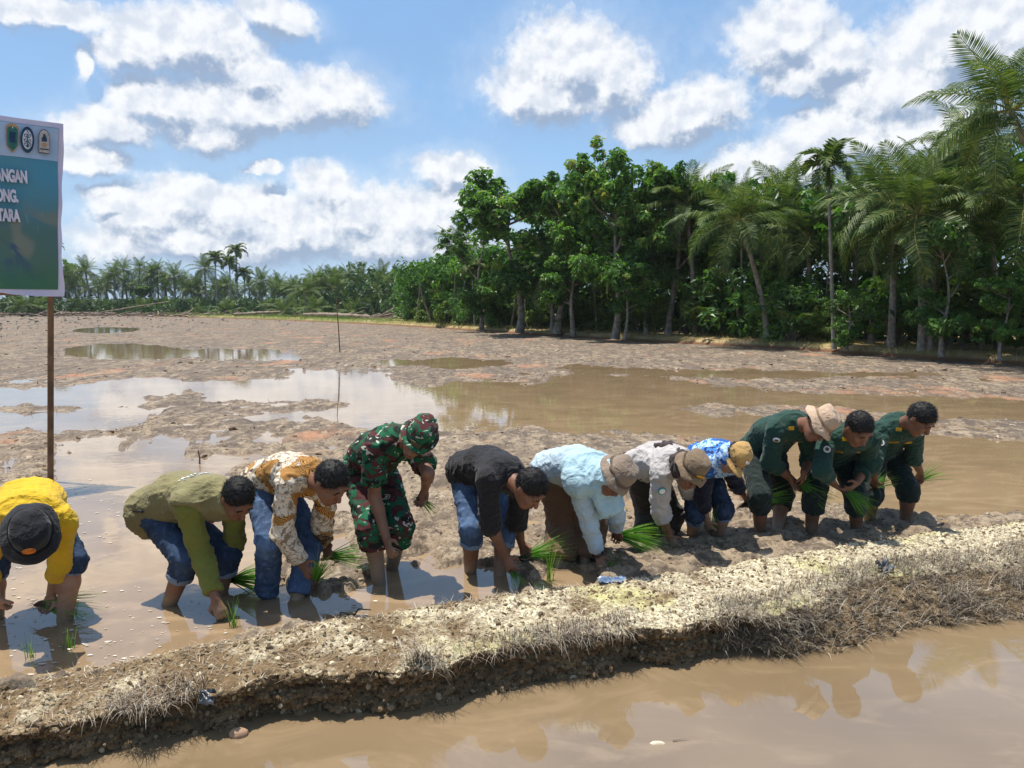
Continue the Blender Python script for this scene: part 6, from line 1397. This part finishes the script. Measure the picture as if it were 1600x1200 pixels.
o = obj("plastic_bag", rag_mesh("plastic_bag", .05, .04, 8, .05), m_bag, label="dark torn plastic caught in the dry grass on the sloping bank", category="litter"); o.location = Vector(dike_at(2.42, .36))+Vector((0, 0, .03)); o.rotation_euler = (.5, 0, .3)
v, f = BL[2]; mb = MB(); V, F = lathe([(.001, .030), (.02, .026), (.034, .008), (.036, -.01), (.02, -.03), (.001, -.034)], 18, 1.25, .9); V += (np.stack([vnoise3(V*60+i, i) for i in range(3)], -1)-.5)*.012; mb.add(V, F)
o = obj("coconut_husk", mb.mesh("coconut_husk", True), simple("husk", (.42, .27, .17), (.30, .19, .12), 20, .8, .2, 60, .5, .006), label="pale brown piece of husk floating in the canal at the bottom", category="husk"); o.location = (-1.225, 3.27, -.115)
mb = MB(); V, F, T = blades(np.array([[0, 0, 0.]]), .075, .008, 1.52, 3, 3, 1, .01, dirs=np.array([.15])); mb.add(V, F, T); o = obj("floating_twig", mb.mesh("floating_twig"), m_straw, label="thin dark twig floating in the canal near the bottom", category="twig"); o.location = (.71, 3.22, -.115)
mb = MB(); V, F = lathe([(.001, .006), (.02, .004), (.026, -.002)], 12, 1.3, .5); mb.add(V, F); o = obj("floating_leaf", mb.mesh("floating_leaf", True), simple("pale_leaf", (.6, .52, .38), None, 20, .7, .2), label="small pale leaf floating beside the twig in the canal", category="leaf"); o.location = (.64, 3.205, -.118)
for i, (x, y, a) in enumerate(((-1.0, 4.22, 1.1), (-.93, 4.27, .5), (-.86, 4.2, 2.3))):
    mb = MB(); tube(mb, [np.zeros(3), np.array([math.cos(a)*.05, .02, .06]), np.array([math.cos(a)*.13, .03, .05])], [.006, .005, .003], 5); o = obj("dark_twig", mb.mesh("dark_twig", True), simple("twig%d" % i, (.035, .03, .028), None, 20, .8, .2), label="dark bent twig in the puddle below the soldier, %s of three from the left" % ("first", "second", "third")[i], category="twig", group="dark twigs in the puddle"); o.location = (x, y, -.01)

# ------------------------------------------------------------------ the warm, slightly hazy air over the field
m_hz = bpy.data.materials.new("humid_air"); m_hz.use_nodes = True; ht_ = NT(m_hz.node_tree); m_hz.node_tree.nodes.clear()
oo_ = ht_.n('ShaderNodeOutputMaterial'); pv = ht_.n('ShaderNodeVolumePrincipled'); pv.inputs['Color'].default_value = (.86, .93, 1.0, 1); pv.inputs['Density'].default_value = .0002; pv.inputs['Anisotropy'].default_value = .2
ht_.l(pv.outputs[0], oo_.inputs['Volume'])
hx0, hx1, hy0, hy1, hz0, hz1 = -260, 260, -60, 320, -1.8, 22
Vh = [(x, y, z) for x in (hx0, hx1) for y in (hy0, hy1) for z in (hz0, hz1)]
obj("haze", mesh_np("haze", Vh, [(0, 1, 3, 2), (4, 6, 7, 5), (0, 4, 5, 1), (2, 3, 7, 6), (0, 2, 6, 4), (1, 5, 7, 3)]), m_hz, kind="stuff", label="thin humid haze over the field", category="haze")
